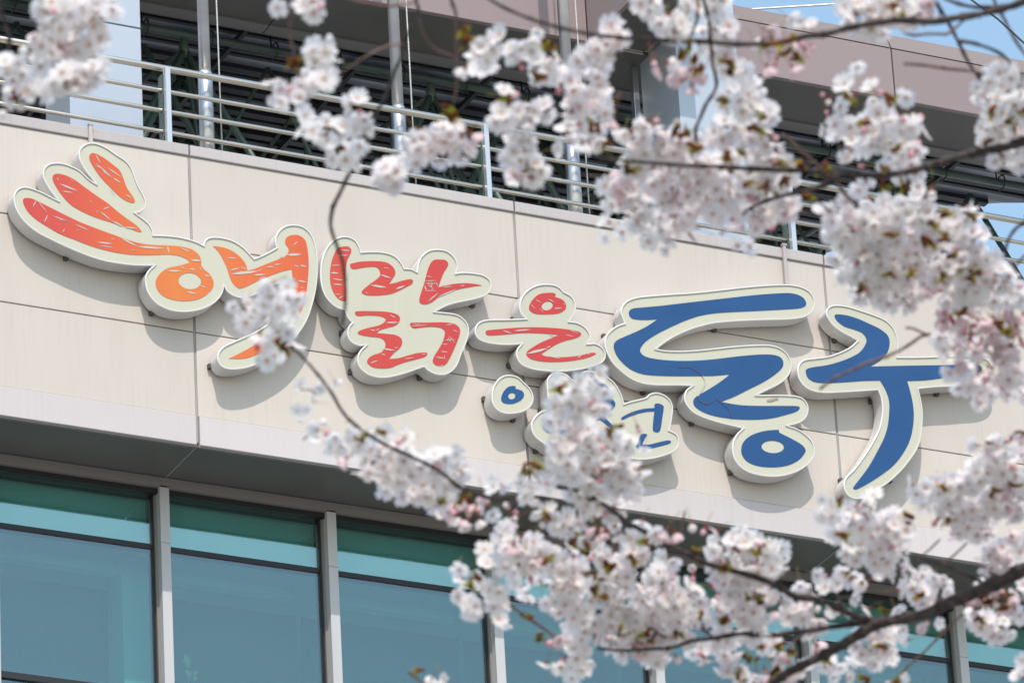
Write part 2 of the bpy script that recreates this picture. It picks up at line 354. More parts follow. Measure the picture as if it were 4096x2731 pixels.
# flagpoles with their halyards
names = ['leftmost flagpole behind the railing, rope tied round its foot', 'middle flagpole behind the railing with a slack rope on its right', 'right flagpole behind the railing, half hidden by cherry blossom']
for k, x in enumerate((18.155, 19.935, 21.575)):
    P_ = empty('flagpole', (x, .45, 23.75)); tag(P_, names[k], 'flagpole', 'flagpoles on the roof terrace')
    MB().tube([(x, .45, 25.2), (x, .45, 27.5), (x, .45, 31.0)], [.049, .049, .04], 20).build('pole', M_pole, P_)
    MB().tube([(x, .45, 23.75), (x, .45, 25.22), (x, .45, 25.26)], [.064, .064, .050], 20).build('sleeve', M_pole, P_)
    MB().tube([(x, .45, 31.0), (x, .45, 31.05), (x, .45, 31.1)], [.05, .06, .02], 12).build('finial', M_pole, P_)
    MB().tube([(x+.105, .42, 31), (x+.10, .42, 28), (x+.115, .42, 25.6), (x+.12, .42, 24.25)], .0065, 6).build('rope', M_rope, P_)
    mb = MB()
    for j in range(9):
        zz = 24.30 + .022*j; rr = .072 + .012*math.sin(j*1.7) + (.02 if j < 3 else 0)
        pts = [(x + rr*math.cos(a), .45 + rr*math.sin(a), zz + .015*math.sin(a*2+j)) for a in np.linspace(0, 2*math.pi, 15)]
        mb.tube(pts, .009, 5, caps=False)
    for j in range(5):
        pts = [(x + .08 + .02*j, .42, 24.5), (x + .10 + .025*j, .40, 24.42), (x + .13 + .02*j, .38, 24.33), (x + .12 + .01*j, .38, 24.24)]
        mb.tube(pts, .009, 5)
    mb.build('rope_coil', M_rope, P_)

# roof canopy: fascia, soffit, deck on a space frame, cladded columns
RC = empty('roof_canopy', (SX, 2, 24)); tag(RC, 'rose brown roof canopy above the terrace, dark steel deck and trusses beneath it', 'roof')
FY, FZ = 1.5, 26.868
rs = [25.51 + 2.965*k for k in range(-5, 4)]
BUMP0, BUMP1 = 22.37, 22.97
def fascia(a, b, Y):
    MB().bev(a+.007, b-.007, Y, Y+.05, FZ, FZ+.522, .004).build('fascia_panel', M_roofA, RC)
    # upper panel leans back
    mb = MB(); y0, y1 = Y+.004, Y+.09
    vs = [(a+.007, y0, FZ+.535), (b-.007, y0, FZ+.535), (b-.007, y1, FZ+.72), (a+.007, y1, FZ+.72), (a+.007, y1+.3, FZ+.535), (b-.007, y1+.3, FZ+.535), (b-.007, y1+.3, FZ+.72), (a+.007, y1+.3, FZ+.72)]
    mb.add(vs, [(0,1,2,3), (0,4,5,1), (1,5,6,2), (3,2,6,7), (0,3,7,4), (4,7,6,5)]).build('fascia_panel', M_roofB, RC)
for a, b in zip(rs[:-1], rs[1:]):
    for l, r in ((max(a, 9), min(b, BUMP0)), (max(a, 23.0), b)):
        if r - l > .1: fascia(l, r, FY)
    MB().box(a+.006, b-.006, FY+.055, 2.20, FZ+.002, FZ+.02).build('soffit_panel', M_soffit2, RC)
    MB().box(a+.006, b-.006, 2.21, 2.36, FZ-.012, FZ+.02).build('soffit_trim', M_trim, RC)
XL, XR = rs[0], rs[-1]
MB().box(XL, XR, FY+.06, 2.35, FZ+.03, FZ+.5).build('fascia_backing', M_jdark, RC)
# bay stepping forward round the middle column
MB().box(BUMP0, BUMP0+.04, .55, FY-.002, FZ, FZ+.72).build('bay_side', mat('bay_side_paint', (.30, .235, .23), .5), RC)
MB().box(BUMP1-.04, BUMP1, .55, FY-.002, FZ, FZ+.72).build('bay_side', M_roofA, RC)
MB().bev(BUMP0, BUMP1, .49, .548, FZ, FZ+.522, .004).build('bay_front', M_roofA, RC)
MB().bev(BUMP0, BUMP1, .51, .548, FZ+.535, FZ+.72, .004).build('bay_front', M_roofB, RC)
MB().box(BUMP0+.042, BUMP1-.042, .55, FY-.004, FZ+.004, FZ+.02).build('bay_soffit', M_soffit2, RC)
MB().box(XL, XR, FY+.4, 2.5, FZ+.505, FZ+.70).build('roof_slab', M_terr, RC)
def column(x0, x1, y0, y1, z0, z1, joints):
    zs = [z0] + joints + [z1]
    for za, zb in zip(zs[:-1], zs[1:]):
        MB().bev(x0, x1, y0, y1, za+.006, zb-.006, .004).build('column_panel', M_col, RC)
    MB().box(x0+.02, x1-.02, y0+.02, y1-.02, z0, z1).build('column_core', M_jdark, RC)
column(17.16, 17.82, 1.0, 1.53, 23.75, 29.5, [25.88, 27.9])
column(23.0, 23.62, 1.05, 1.72, 23.75, 29.5, [27.3])
MB().bev(22.93, 22.985, 1.74, 1.80, 23.75, 26.85, .003).build('downpipe', M_pole, RC)
column(30.8, 31.4, 1.0, 1.497, 23.75, 26.86, [])
# deck: polygon with an oblique back edge, ribs below it
DZ = 27.02
dpoly = [(XL, 2.40), (29.8, 2.40), (29.0, 2.75), (27.65, 3.26), (27.5, 3.34), (26.55, 4.85), (26.1, 6.0), (XL, 6.0)]
vs = [(x, y, DZ) for x, y in dpoly] + [(x, y, DZ+.08) for x, y in dpoly]; n = len(dpoly)
MB().add(vs, [tuple(range(n-1, -1, -1)), tuple(range(n, 2*n))] + [(i, (i+1) % n, n+(i+1) % n, n+i) for i in range(n)]).build('deck', M_deck, RC)
def back_x(y):
    if y < 3.3: return 27.6 + (3.3-y)*2.0
    return 27.5 - (y-3.34)*(.95/1.51) if y < 4.85 else 26.4
y = 2.48; k = 0
while y < 5.9:
    w = .045 if k % 2 else .08; h = .025 if k % 2 else .045
    MB().box(XL, back_x(y+w)-.02, y, y+w, DZ-h, DZ-.002).build('purlin', M_purl, RC)
    y += .205 if k % 2 else .17; k += 1
for x in np.arange(XL+.3, 29, 1.21):
    ye = 5.9 if x < 26 else (3.3 if x > 27.4 else 4.3)
    MB().box(x, x+.04, 2.45, ye, DZ-.11, DZ-.061).build('rafter', M_purl, RC)
# hoop hangers along the gutter pipe
MB().tube([(XL, 2.52, 26.80), (SX, 2.52, 26.80), (29.3, 2.52, 26.80)], .036, 12).build('gutter_pipe', M_truss, RC)
for x in np.arange(XL+.4, 29, .62):
    mb = MB(); pts = [(x, 2.52 + .075*math.cos(a), 26.80 + .075*math.sin(a)) for a in np.linspace(.6, 5.3, 9)]
    mb.tube([(x, 2.60, 26.99)] + pts, .008, 5).build('pipe_hanger', M_purl, RC)
def bar(p, q, r, name='truss_bar', m=M_truss):
    p, q = np.array(p, float), np.array(q, float)
    MB().tube([p, p*.5+q*.5, q], r, 8).build(name, m, RC)
nodes = [18.905 - 2.40*2 + 2.40*k for k in range(0, 8)]
for i, x in enumerate(nodes):
    if x > 28: continue
    T0 = (x, 2.55, 26.66)
    MB().tube([(x, 2.55, 26.58), (x, 2.55, 26.68), (x, 2.55, 26.74), (x, 2.55, DZ-.17)], [.03, .048, .035, .03], 10).build('truss_node', M_truss, RC)
    for dx, dy in ((-1.2, -.55), (1.2, -.55), (-1.2, 1.1), (1.2, 1.1)):
        bar(T0, (x+dx, 2.55+dy, 24.15), .030)
    bar(T0, (x-.35, 4.6, 26.7), .024); bar(T0, (x+.45, 2.9, 24.4), .018)
    if x < 26:
        T1 = (x+1.2, 4.4, 26.72)
        MB().tube([(x+1.2, 4.4, 26.62), (x+1.2, 4.4, 26.72), (x+1.2, 4.4, DZ-.17)], [.03, .045, .03], 8).build('truss_node', M_truss, RC)
        for dx, dy in ((-1.2, -.9), (1.2, -.9), (0, -1.9), (-.6, -1.3)):
            bar(T1, (x+1.2+dx, 4.4+dy, 24.9), .028)
    # lower end cap of a pipe
    MB().tube([(x+.75, 2.9, 24.6), (x+.78, 2.85, 25.1), (x+.80, 2.83, 25.14)], [.045, .045, .02], 10).build('pipe_stub', M_purl, RC)
    bar((x, 2.0, 24.2), (x+2.4, 2.0, 24.2), .03)

rb_ = random.Random(5)
for yy, z0, z1, x0 in ((2.75, 26.75, 24.5, 11.4), (3.3, 26.8, 25.0, 12.0), (3.9, 26.85, 25.3, 11.7), (4.6, 26.9, 25.9, 12.3)):
    x = x0
    while x < (27.0 if yy < 3.5 else 25.6):
        bar((x, yy, z0), (x+1.2, yy+rb_.uniform(-.15, .15), z1), rb_.choice((.018, .026, .034)))
        bar((x, yy, z0), (x-1.2, yy+.3, z1), rb_.choice((.018, .026, .034)))
        if rb_.random() < .6: bar((x, yy, z0), (x+rb_.uniform(-.4, .4), yy+.8, z1), .02)
        x += 1.2 if yy < 3.5 else 1.6
    bar((11.2, yy, z1), (26.0, yy, z1), .022, 'truss_chord')
# cables crossing the sky
for pts, lab, r, d in ((((2700, 62), (2931, 43), (3333, 18), (3700, -4)), 'pale cable stretched across the sky from the roof edge', .012, 70), (((3700, -110), (3885, 0), (3990, 76), (4096, 173), (4230, 330)), 'thin dark cable slanting down across the sky at the upper right', .008, 45)):
    o = MB().tube([far_pt(*p, d) for p in pts], r, 6).build('overhead_cable', M_pole if r > .01 else M_truss)
    tag(o, lab, 'cable')

# ------------------------------------------------------------------ sign letters
def T(ox, oy, s):
    return lambda p: (ox + p[0]*s, oy + p[1]*s)
S1 = T(0, 500, .63788); S2 = T(1200, 850, .63788); S3 = T(2300, 1050, .63776); S4 = T(3096, 1050, .63776); G = T(2080, 1460, .28912)
def pts_of(txt):
    """'x y, x y c, ...' - c marks a sharp corner"""
    out = []
    for w in txt.replace('\n', ' ').split(','):
        a = w.split()
        if a: out.append((float(a[0]), float(a[1]), len(a) > 2))
    return out
def smooth_loop(pl, sub=4):
    n = len(pl); P = [np.array(p[:2]) for p in pl]; out = []
    for i in range(n):
        p1, p2 = P[i], P[(i+1) % n]
        p0 = P[i-1] if not pl[i][2] else 2*p1-p2
        p3 = P[(i+2) % n] if not pl[(i+1) % n][2] else 2*p2-p1
        for k in range(sub):
            u = k/sub
            out.append(0.5*((2*p1) + (-p0+p2)*u + (2*p0-5*p1+4*p2-p3)*u*u + (-p0+3*p1-3*p2+p3)*u**3))
    return out
def to_world(loop, tr, Y):
    return [wall_pt(*tr(p), Y) for p in loop]
def area(l):
    return 0.5*sum(l[i-1][0]*l[i][2] - l[i][0]*l[i-1][2] for i in range(len(l)))
def inset(l, d):
    n = len(l); s = 1 if area(l) > 0 else -1; out = []
    for i in range(n):
        a, b, c = l[i-1], l[i], l[(i+1) % n]
        e1 = np.array([b[0]-a[0], b[2]-a[2]]); e2 = np.array([c[0]-b[0], c[2]-b[2]])
        e1 /= np.linalg.norm(e1)+1e-9; e2 /= np.linalg.norm(e2)+1e-9
        n1 = np.array([-e1[1], e1[0]])*s; n2 = np.array([-e2[1], e2[0]])*s
        m = n1+n2; L = np.linalg.norm(m); m = m/(L+1e-9); k = d/max(.45, float(np.dot(m, n1)))
        out.append(np.array([b[0]+m[0]*k, b[1], b[2]+m[1]*k]))
    return out
def shift(l, Y): return [np.array([p[0], Y, p[2]]) for p in l]
def sheet(loops, Y, thick=0.0):
    """filled polygon (with holes) facing the viewer, with edges when thick"""
    flat = [Vector((p[0], p[2], 0)) for l in loops for p in l]
    tris = tessellate_polygon([[Vector((p[0], p[2], 0)) for p in l] for l in loops])
    vs = [(v.x, Y, v.y) for v in flat]; fs = []
    for a, b, c in tris:
        n = (flat[b]-flat[a]).cross(flat[c]-flat[a]).z
        fs.append((a, b, c) if n > 0 else (a, c, b))
    mb = MB().add(vs, fs)
    if thick:
        for l in loops:
            n = len(l); mb.add([(p[0], Y, p[2]) for p in l] + [(p[0], Y+thick, p[2]) for p in l], [(i, (i+1) % n, n+(i+1) % n, n+i) for i in range(n)])
    return mb
def ellipse(cx, cy, rx, ry, rot=0, n=20):
    o = []
    for k in range(n):
        a = 2*math.pi*k/n; x, y = rx*math.cos(a), ry*math.sin(a); c, s = math.cos(rot), math.sin(rot)
        o.append(np.array([cx + x*c - y*s, cy + x*s + y*c]))
    return o
YF, YB = -.180, -.030
def letter(label, tr, outline, strokes, marks=(), mat_=None, brackets=6):
    lo = to_world(smooth_loop(pts_of(outline)), tr, YF)
    if area(lo) > 0: lo = lo[::-1]
    a = np.array(lo); cen = (a.min(0)+a.max(0))/2
    L_ = empty('sign_letter', (cen[0], YB, cen[2])); tag(L_, label, 'sign letter', 'raised light box letters of the building sign')
    n = len(lo); back = shift(lo, YB); ins = inset(lo, .008); insb = shift(ins, YF+.012); bk2 = shift(inset(lo, -.004), YF+.003); bk3 = shift(inset(lo, -.004), YF+.016)
    # casing: side walls and back
    mb = MB()
    q = [(i, n+i, n+(i+1) % n, (i+1) % n) for i in range(n)]
    mb.add([tuple(p) for p in shift(lo, YF+.016)] + [tuple(p) for p in back], q, 0, False)
    bs = sheet([back], YB); mb.add(bs.v, [f[::-1] for f in bs.f])
    mb.build('casing', M_case, L_)
    # rim: folded edge round the front
    rb = MB()
    for A, Bb in ((insb, ins), (ins, lo), (lo, bk2), (bk2, bk3), (bk3, shift(lo, YF+.016))):
        rb.add([tuple(p) for p in A] + [tuple(p) for p in Bb], [(i, (i+1) % n, n+(i+1) % n, n+i) for i in range(n)])
    rb.build('rim', M_rim, L_)
    sheet([inset(lo, .006)], YF+.009).build('face', M_face, L_)
    for st in strokes:
        loops = []
        for s in (st if isinstance(st, (list, tuple)) else [st]):
            loops.append(to_world(smooth_loop(pts_of(s)) if isinstance(s, str) else s[0], tr, YF+.007))
        sheet(loops, YF+.006, .002).build('stroke', mat_, L_)
    if marks:
        mk = MB()
        for m in marks:
            x0, y0, x1, y1, w = m
            p, q_ = np.array([x0, y0], float), np.array([x1, y1], float); d = q_-p; nn = np.array([-d[1], d[0]]); nn /= np.linalg.norm(nn)+1e-9
            w *= .8
            lens = [p, p+d*.3+nn*w*.45, p+d*.65+nn*w*.5, q_, p+d*.7-nn*w*.35, p+d*.35-nn*w*.5]
            sh = sheet([to_world(lens, tr, YF+.004)], YF+.0035); mk.add(sh.v, sh.f)
        o = mk.build('brush_mark', M_mark, L_); o['kind'] = 'stuff'
    # stand-off brackets between casing and wall
    low = sorted(range(n), key=lambda i: back[i][2])
    for k in range(brackets):
        i = int((k + .35)*n/brackets) % n; p = back[i]
        MB().box(p[0]-.018, p[0]+.018, YB-.01, -.002, p[2]-.02, p[2]+.02).build('bracket', M_brk, L_)
    return L_

H_OUT = '''570 112, 525 128, 500 160, 498 200, 512 240, 545 295, 575 332, 605 370 c, 560 340, 500 285, 440 255, 390 240, 340 238, 300 250, 275 280, 272 320, 290 365, 325 420,
368 475 c, 320 450, 270 425, 215 402, 160 388, 120 398, 95 425, 88 465, 100 520, 130 575, 180 630, 240 675, 310 712, 400 755, 480 790, 570 825, 660 852, 750 868, 840 878, 930 880, 970 878 c,
935 910, 915 950, 915 1000, 930 1050, 965 1100, 1010 1135, 1070 1160, 1140 1170, 1220 1165, 1300 1140, 1360 1100, 1395 1050, 1405 1000 c, 1425 1040, 1470 1072, 1530 1082, 1600 1062, 1660 1035, 1720 1000 c,
1765 990, 1788 1020, 1785 1080, 1755 1160, 1700 1230, 1620 1288, 1530 1330, 1450 1365, 1400 1392, 1370 1430, 1368 1475, 1390 1510, 1430 1528, 1500 1528, 1580 1510, 1680 1465, 1780 1400, 1860 1320, 1920 1230, 1960 1120,
1985 1000, 1992 880, 1985 780, 1960 700, 1920 650, 1870 628, 1810 628, 1765 650, 1735 690, 1728 730, 1738 768 c, 1690 795, 1640 820, 1595 838 c, 1570 810, 1530 770, 1480 735, 1420 712, 1350 702, 1305 710, 1285 730, 1278 755 c,
1240 735, 1180 715, 1110 700, 1030 692, 962 690 c, 957 660, 935 620, 895 585, 850 552 c, 880 545, 910 520, 915 480, 895 430, 865 375, 845 320, 825 270, 790 225, 730 185, 680 150, 625 122'''
H_S = ['''575 178, 560 195, 565 225, 590 270, 625 320, 660 360, 700 400, 740 440, 780 470, 815 485, 838 488, 845 475, 830 445, 805 410, 785 370, 770 325, 750 285, 715 255, 670 220, 630 195, 600 180''',
'''345 308, 330 325, 335 355, 360 400, 400 455, 450 505, 520 545, 600 580, 700 612, 790 640, 860 668, 888 672 c, 880 655, 850 625, 800 590, 740 545, 680 495, 600 440, 530 390, 470 345, 420 320, 380 308''',
['''160 458, 145 470, 150 500, 180 550, 230 595, 300 640, 380 685, 470 720, 560 755, 660 785, 760 805, 860 815, 960 815, 1060 812, 1120 820, 1170 840, 1192 862 c, 1130 880, 1060 895, 1010 925, 980 970, 978 1010, 1000 1050, 1040 1080,
1110 1100, 1190 1102, 1260 1085, 1310 1050, 1338 1010, 1335 970, 1310 930, 1280 905, 1262 880, 1262 855, 1250 820, 1220 790, 1180 772, 1120 760, 1040 755, 960 752, 880 742, 800 720, 730 695, 660 670, 580 640, 500 608, 430 575, 360 540, 300 510, 240 480, 200 462''',
(ellipse(1190, 978, 72, 51, .1),)],
'''1335 758 c, 1400 768, 1460 792, 1510 832, 1540 872, 1552 913 c, 1600 900, 1680 868, 1750 840, 1795 818, 1810 790, 1805 765, 1790 745, 1792 712, 1820 693, 1865 690, 1900 708, 1922 745, 1935 850, 1932 950, 1920 1050, 1895 1150,
1850 1245, 1800 1320, 1740 1372, 1640 1425, 1540 1462, 1435 1464 c, 1500 1432, 1600 1375, 1690 1295, 1760 1205, 1810 1110, 1835 1000, 1830 905 c, 1780 915, 1720 935, 1640 965, 1570 1000, 1520 1022, 1490 1020, 1460 990, 1440 950, 1425 900, 1400 845, 1370 795''']
H_M = [(597,183,632,243,8),(596,238,700,325,9),(590,250,640,275,5),(640,285,705,330,10),(670,265,765,330,9),(706,330,760,365,10),(785,435,830,460,8),(690,395,722,450,4),
(370,368,490,415,13),(385,415,460,425,8),(355,330,372,352,5),(645,530,690,512,9),(625,540,700,600,9),(700,600,780,640,11),(780,640,865,650,10),(565,475,580,485,6),(600,545,615,535,4),(440,335,462,355,4),
(205,515,230,470,8),(235,475,300,552,5),(278,610,300,562,9),(325,568,440,610,8),(370,590,450,612,6),(470,622,560,662,8),(390,675,408,648,6),(480,655,495,665,4),(605,735,710,745,12),(620,755,720,770,6),(755,708,870,765,12),(850,762,1045,775,17),(1050,755,1060,805,12),
(695,710,720,720,5),(820,780,850,785,4),(1130,770,1195,798,9),(1195,848,1265,850,16),(1050,915,1135,915,15),(1185,900,1230,910,9),(1130,885,1160,905,7),(1250,890,1265,915,6),(1280,940,1320,950,10),(1250,1005,1295,1020,9),(1168,1045,1235,1058,13),
(1840,755,1868,728,8),(1795,815,1893,810,20),(1420,833,1488,835,9),(1440,912,1505,895,10),(1445,935,1630,915,22),(1590,942,1668,935,13),(1615,912,1645,905,6),(1670,890,1722,888,9),(1715,878,1765,870,8),(1505,890,1550,905,7),(1840,878,1878,890,8),(1880,880,1925,888,11),(1865,975,1925,985,11),(1840,1005,1872,1020,9),(1880,1018,1905,1022,5),(1865,1055,1905,1048,9),(1750,820,1790,835,6)]
letter('large red and orange letter box with three slanting strokes, leftmost of the sign', S1, H_OUT, H_S, H_M, M_red, 10)

M_OUT = '''270 150, 225 165, 185 200, 155 250, 135 320, 130 400, 140 470, 165 530, 205 575, 245 600, 285 610 c, 290 632, 305 662, 330 690 c, 308 715, 300 755, 308 790, 335 818, 375 833, 418 830 c, 385 860, 365 900, 365 940, 385 980, 430 1015, 490 1032, 550 1032,
610 1020, 680 1000, 740 978, 780 965 c, 810 992, 855 1012, 905 1015, 950 995, 985 955, 1010 890, 1040 820, 1058 760, 1055 710, 1030 670, 985 640, 920 628, 845 622 c, 900 592, 960 570, 1030 555, 1100 540, 1160 520, 1192 490, 1200 450, 1185 415, 1145 390,
1080 378, 1020 375, 980 380 c, 990 340, 980 300, 955 265, 915 238, 860 230, 810 238, 770 268, 745 310, 735 372 c, 700 354, 655 350 c, 635 315, 600 277, 550 254, 490 245, 420 245, 383 248 c, 372 212, 348 175, 312 155'''
M_S = ['''262 215, 235 225, 215 260, 195 320, 188 390, 192 450, 210 500, 235 535, 265 553, 288 550, 290 500, 285 440, 285 380, 290 330, 300 290, 318 255, 320 230, 300 213''',
'''315 325, 330 318, 380 308, 450 305, 520 308, 565 325, 592 355, 597 385, 580 415, 558 448 c, 600 440, 650 425, 695 418, 708 430, 700 448, 660 470, 610 495, 560 512, 480 520, 420 518, 390 505, 392 488, 430 455, 465 430, 500 400, 502 375, 490 350, 460 340, 400 345, 340 355, 318 345''',
'''880 295, 840 298, 815 325, 795 380, 780 440, 760 500, 748 550, 760 572, 795 575, 830 560, 870 530, 930 500, 1000 480, 1080 465, 1140 457 c, 1100 448, 1040 443, 970 447, 910 458, 868 468 c, 880 430, 900 380, 925 340, 928 315, 910 298''',
'''345 625, 370 618, 450 618, 540 622, 600 635, 625 655, 622 685, 595 710, 550 722, 500 738, 482 756 c, 540 760, 600 768, 635 790, 640 820, 625 850, 590 880, 556 918 c, 620 912, 680 895, 740 880, 790 878, 798 888, 780 905, 720 922, 660 938, 610 955, 570 972, 520 977, 460 970, 425 945,
425 920, 455 895, 510 875, 535 840, 530 805, 500 785, 440 778, 385 768, 362 755, 380 738, 440 720, 500 705, 535 680, 530 660, 490 648, 420 645, 360 648''',
'''690 700, 705 690, 780 690, 860 688, 930 690, 975 702, 1000 725, 1002 760, 985 810, 960 870, 935 920, 915 950, 885 960, 850 955, 832 930, 845 895, 870 855, 895 810, 908 765, 905 740, 880 722, 820 716, 750 722, 710 725''']
M_M = [(255,235,318,240,8),(230,270,305,268,8),(190,332,258,330,6),(190,378,245,380,12),(200,415,280,425,8),(205,450,270,452,9),(240,540,275,520,7),(215,510,260,515,5),(500,388,575,412,11),(440,455,545,470,16),(600,480,660,458,14),(410,500,430,508,5),(520,345,560,350,4),
(790,398,830,405,5),(780,430,860,425,5),(778,445,862,445,7),(780,455,795,495,8),(822,430,830,492,6),(800,450,840,480,7),(780,490,860,490,5),(850,430,868,470,5),(860,530,985,478,8),(800,560,870,500,8),(890,468,960,462,6),(1005,460,1035,455,6),
(535,690,620,688,12),(560,640,600,660,7),(440,735,475,740,9),(475,738,500,728,7),(510,852,600,865,11),(505,885,540,893,7),(440,945,490,925,8),(650,918,720,908,6),(760,890,790,885,5),(590,850,620,845,5),
(690,712,800,705,6),(700,695,760,700,4),(915,705,960,700,6),(955,735,995,750,6),(930,770,975,820,5),(905,800,975,795,7),(925,780,945,815,6),(890,825,930,825,6),(880,870,930,875,7),(850,905,910,915,8),(905,890,908,925,4),(880,960,900,955,4)]
letter('large letter box, orange turning red at its right, second from the left', S2, M_OUT, M_S, M_M, M_red, 9)

E_OUT = '''1540 448, 1480 458, 1425 490, 1390 535, 1378 590, 1390 635, 1418 665 c, 1350 668, 1260 670, 1180 672, 1130 685, 1105 715, 1100 755, 1120 790, 1165 812, 1240 825, 1310 828, 1392 822 c, 1365 855, 1360 900, 1385 945, 1440 975, 1520 990, 1620 995,
1720 988, 1820 968, 1885 945, 1913 915, 1915 875, 1890 840, 1850 820, 1805 822 c, 1822 785, 1810 745, 1780 712, 1740 690, 1690 682 c, 1722 630, 1728 580, 1715 540, 1690 515, 1655 497, 1635 475, 1600 455'''
E_S = [['''1555 503, 1500 512, 1460 545, 1438 585, 1442 615, 1480 635, 1550 638, 1620 632, 1660 610, 1668 580, 1650 550, 1620 535, 1596 528 c, 1604 515, 1590 504''', (ellipse(1550, 585, 36, 27, -.3),)],
'''1165 748, 1180 738, 1280 728, 1400 720, 1520 720, 1640 728, 1720 740, 1758 752, 1758 772, 1720 790, 1660 805, 1610 825, 1560 855, 1512 887 c, 1540 900, 1600 906, 1680 905, 1760 895, 1820 880, 1850 880, 1850 890, 1800 910, 1730 925, 1640 935, 1540 935, 1460 922, 1425 900, 1422 875, 1450 850,
1510 815, 1580 785, 1624 766 c, 1520 758, 1400 755, 1280 765, 1190 770, 1168 762''']
E_M = [(1445,573,1478,605,5),(1475,545,1515,565,5),(1555,540,1600,565,6),(1590,602,1645,598,8),(1650,570,1665,580,5),(1500,600,1530,625,4),(1270,738,1330,758,8),(1340,742,1450,732,11),(1555,765,1600,772,6),(1660,765,1720,778,5),(1420,885,1555,850,20),(1545,848,1575,835,6),(1560,900,1640,915,6),(1740,910,1765,895,7),(1800,890,1820,885,4),(1690,735,1750,760,4)]
letter('red letter box with a small ring above a zigzag, third from the left', S2, E_OUT, E_S, E_M, M_red, 6)

I_OUT = '''1310 1018, 1265 1030, 1230 1065, 1210 1110, 1205 1160, 1215 1205, 1245 1240, 1290 1258, 1345 1258, 1400 1245, 1440 1220, 1462 1180, 1460 1140, 1440 1100, 1405 1065, 1365 1030'''
letter('smallest letter box of the sign, one blue ring on a rounded cream face', S2, I_OUT, [['''1325 1087, 1295 1100, 1270 1135, 1262 1170, 1275 1192, 1315 1200, 1355 1192, 1390 1172, 1405 1145, 1395 1120, 1362 1106 c, 1350 1103, 1352 1090''', (ellipse(1328, 1150, 23, 20, -.4),)]], (), M_blue, 3)

D_OUT = '''1310 138, 1200 142, 1050 155, 900 172, 750 188, 600 198, 450 210, 380 220, 330 240, 300 270, 290 310, 300 345, 315 380 c, 270 395, 225 425, 195 465, 190 515, 205 570, 240 630, 290 680, 350 725, 410 752, 480 765, 560 768, 650 768, 740 770 c,
705 795, 690 830, 692 870, 715 910, 755 945, 820 975, 900 1000, 980 1020, 1055 1038 c, 1015 1080, 992 1130, 990 1185, 1005 1235, 1040 1280, 1090 1312, 1160 1332, 1240 1340, 1320 1332, 1400 1305, 1460 1265, 1498 1215, 1503 1165, 1485 1115, 1440 1070, 1390 1040, 1332 1022 c,
1400 1005, 1445 975, 1464 925, 1455 880, 1425 848, 1380 835, 1300 830, 1220 830, 1138 832 c, 1200 800, 1280 760, 1330 720, 1355 670, 1355 620, 1330 570, 1285 535, 1220 517, 1120 517, 1000 525, 880 538, 760 550, 650 555, 570 552, 510 542 c,
570 495, 640 455, 720 420, 800 395, 880 378, 980 368, 1100 362, 1220 358, 1330 355, 1420 345, 1480 318, 1502 275, 1500 225, 1470 180, 1420 152, 1360 140'''
D_S = ['''1300 192, 1150 202, 1000 218, 850 235, 700 252, 550 270, 420 282, 365 288, 340 305, 342 335, 370 355, 440 360, 517 356 c, 450 400, 380 435, 310 465, 260 490, 243 520, 255 570, 290 620, 350 670, 420 698, 500 708, 620 712, 750 712, 870 710, 972 701 c,
900 755, 820 805, 760 840, 742 870, 755 905, 810 940, 890 965, 990 980, 1100 985, 1220 978, 1320 955, 1385 935, 1408 915, 1395 900, 1300 898, 1180 898, 1060 895, 980 885, 918 872 c, 1000 840, 1090 795, 1180 750, 1250 705, 1295 665, 1307 630, 1290 595, 1240 578, 1150 577,
1020 588, 880 605, 750 615, 620 615, 510 605, 440 588, 410 560, 415 530, 450 490, 520 445, 600 405, 690 365, 780 335, 880 318, 1000 310, 1150 303, 1300 295, 1400 288, 1440 275, 1450 255, 1435 225, 1400 203, 1350 192''',
['''1265 1048, 1190 1055, 1110 1080, 1060 1120, 1043 1165, 1050 1210, 1085 1250, 1150 1275, 1240 1283, 1330 1272, 1400 1240, 1440 1195, 1445 1170, 1420 1140, 1360 1105, 1310 1080, 1280 1065 c, 1278 1050''', (ellipse(1240, 1155, 71, 39, .05),)]]
DL = letter('largest blue letter box with a sweeping zigzag and a closed ring at its foot', S3, D_OUT, D_S, (), M_blue, 11)
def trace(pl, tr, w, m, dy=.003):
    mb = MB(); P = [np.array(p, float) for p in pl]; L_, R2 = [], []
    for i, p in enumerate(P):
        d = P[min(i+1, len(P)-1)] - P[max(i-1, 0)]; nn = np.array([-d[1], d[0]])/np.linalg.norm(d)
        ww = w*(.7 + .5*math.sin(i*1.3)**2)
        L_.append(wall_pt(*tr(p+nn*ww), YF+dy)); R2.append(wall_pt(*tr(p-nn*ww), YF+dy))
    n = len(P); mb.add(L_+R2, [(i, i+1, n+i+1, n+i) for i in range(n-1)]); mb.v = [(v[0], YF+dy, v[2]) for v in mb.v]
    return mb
trace([(650,655),(690,652),(722,655),(755,672),(785,693),(803,712)], S3, 6, 0).build('thin_trace', M_trace, DL)  # thin wavy line across the letter: greyish on blue film, faint on cream
trace([(803,712),(818,735),(818,760),(795,800),(768,836)], S3, 5, 0).build('thin_trace', M_trace2, DL)
trace([(768,838),(780,862),(805,880),(832,885),(860,872),(888,855),(910,868),(935,892),(962,908),(978,935),(984,978)], S3, 6, 0).build('thin_trace', M_trace, DL)
trace([(1205,866),(1230,862),(1260,854),(1275,852)], S3, 7, 0).build('rust_smear', M_brown, DL)

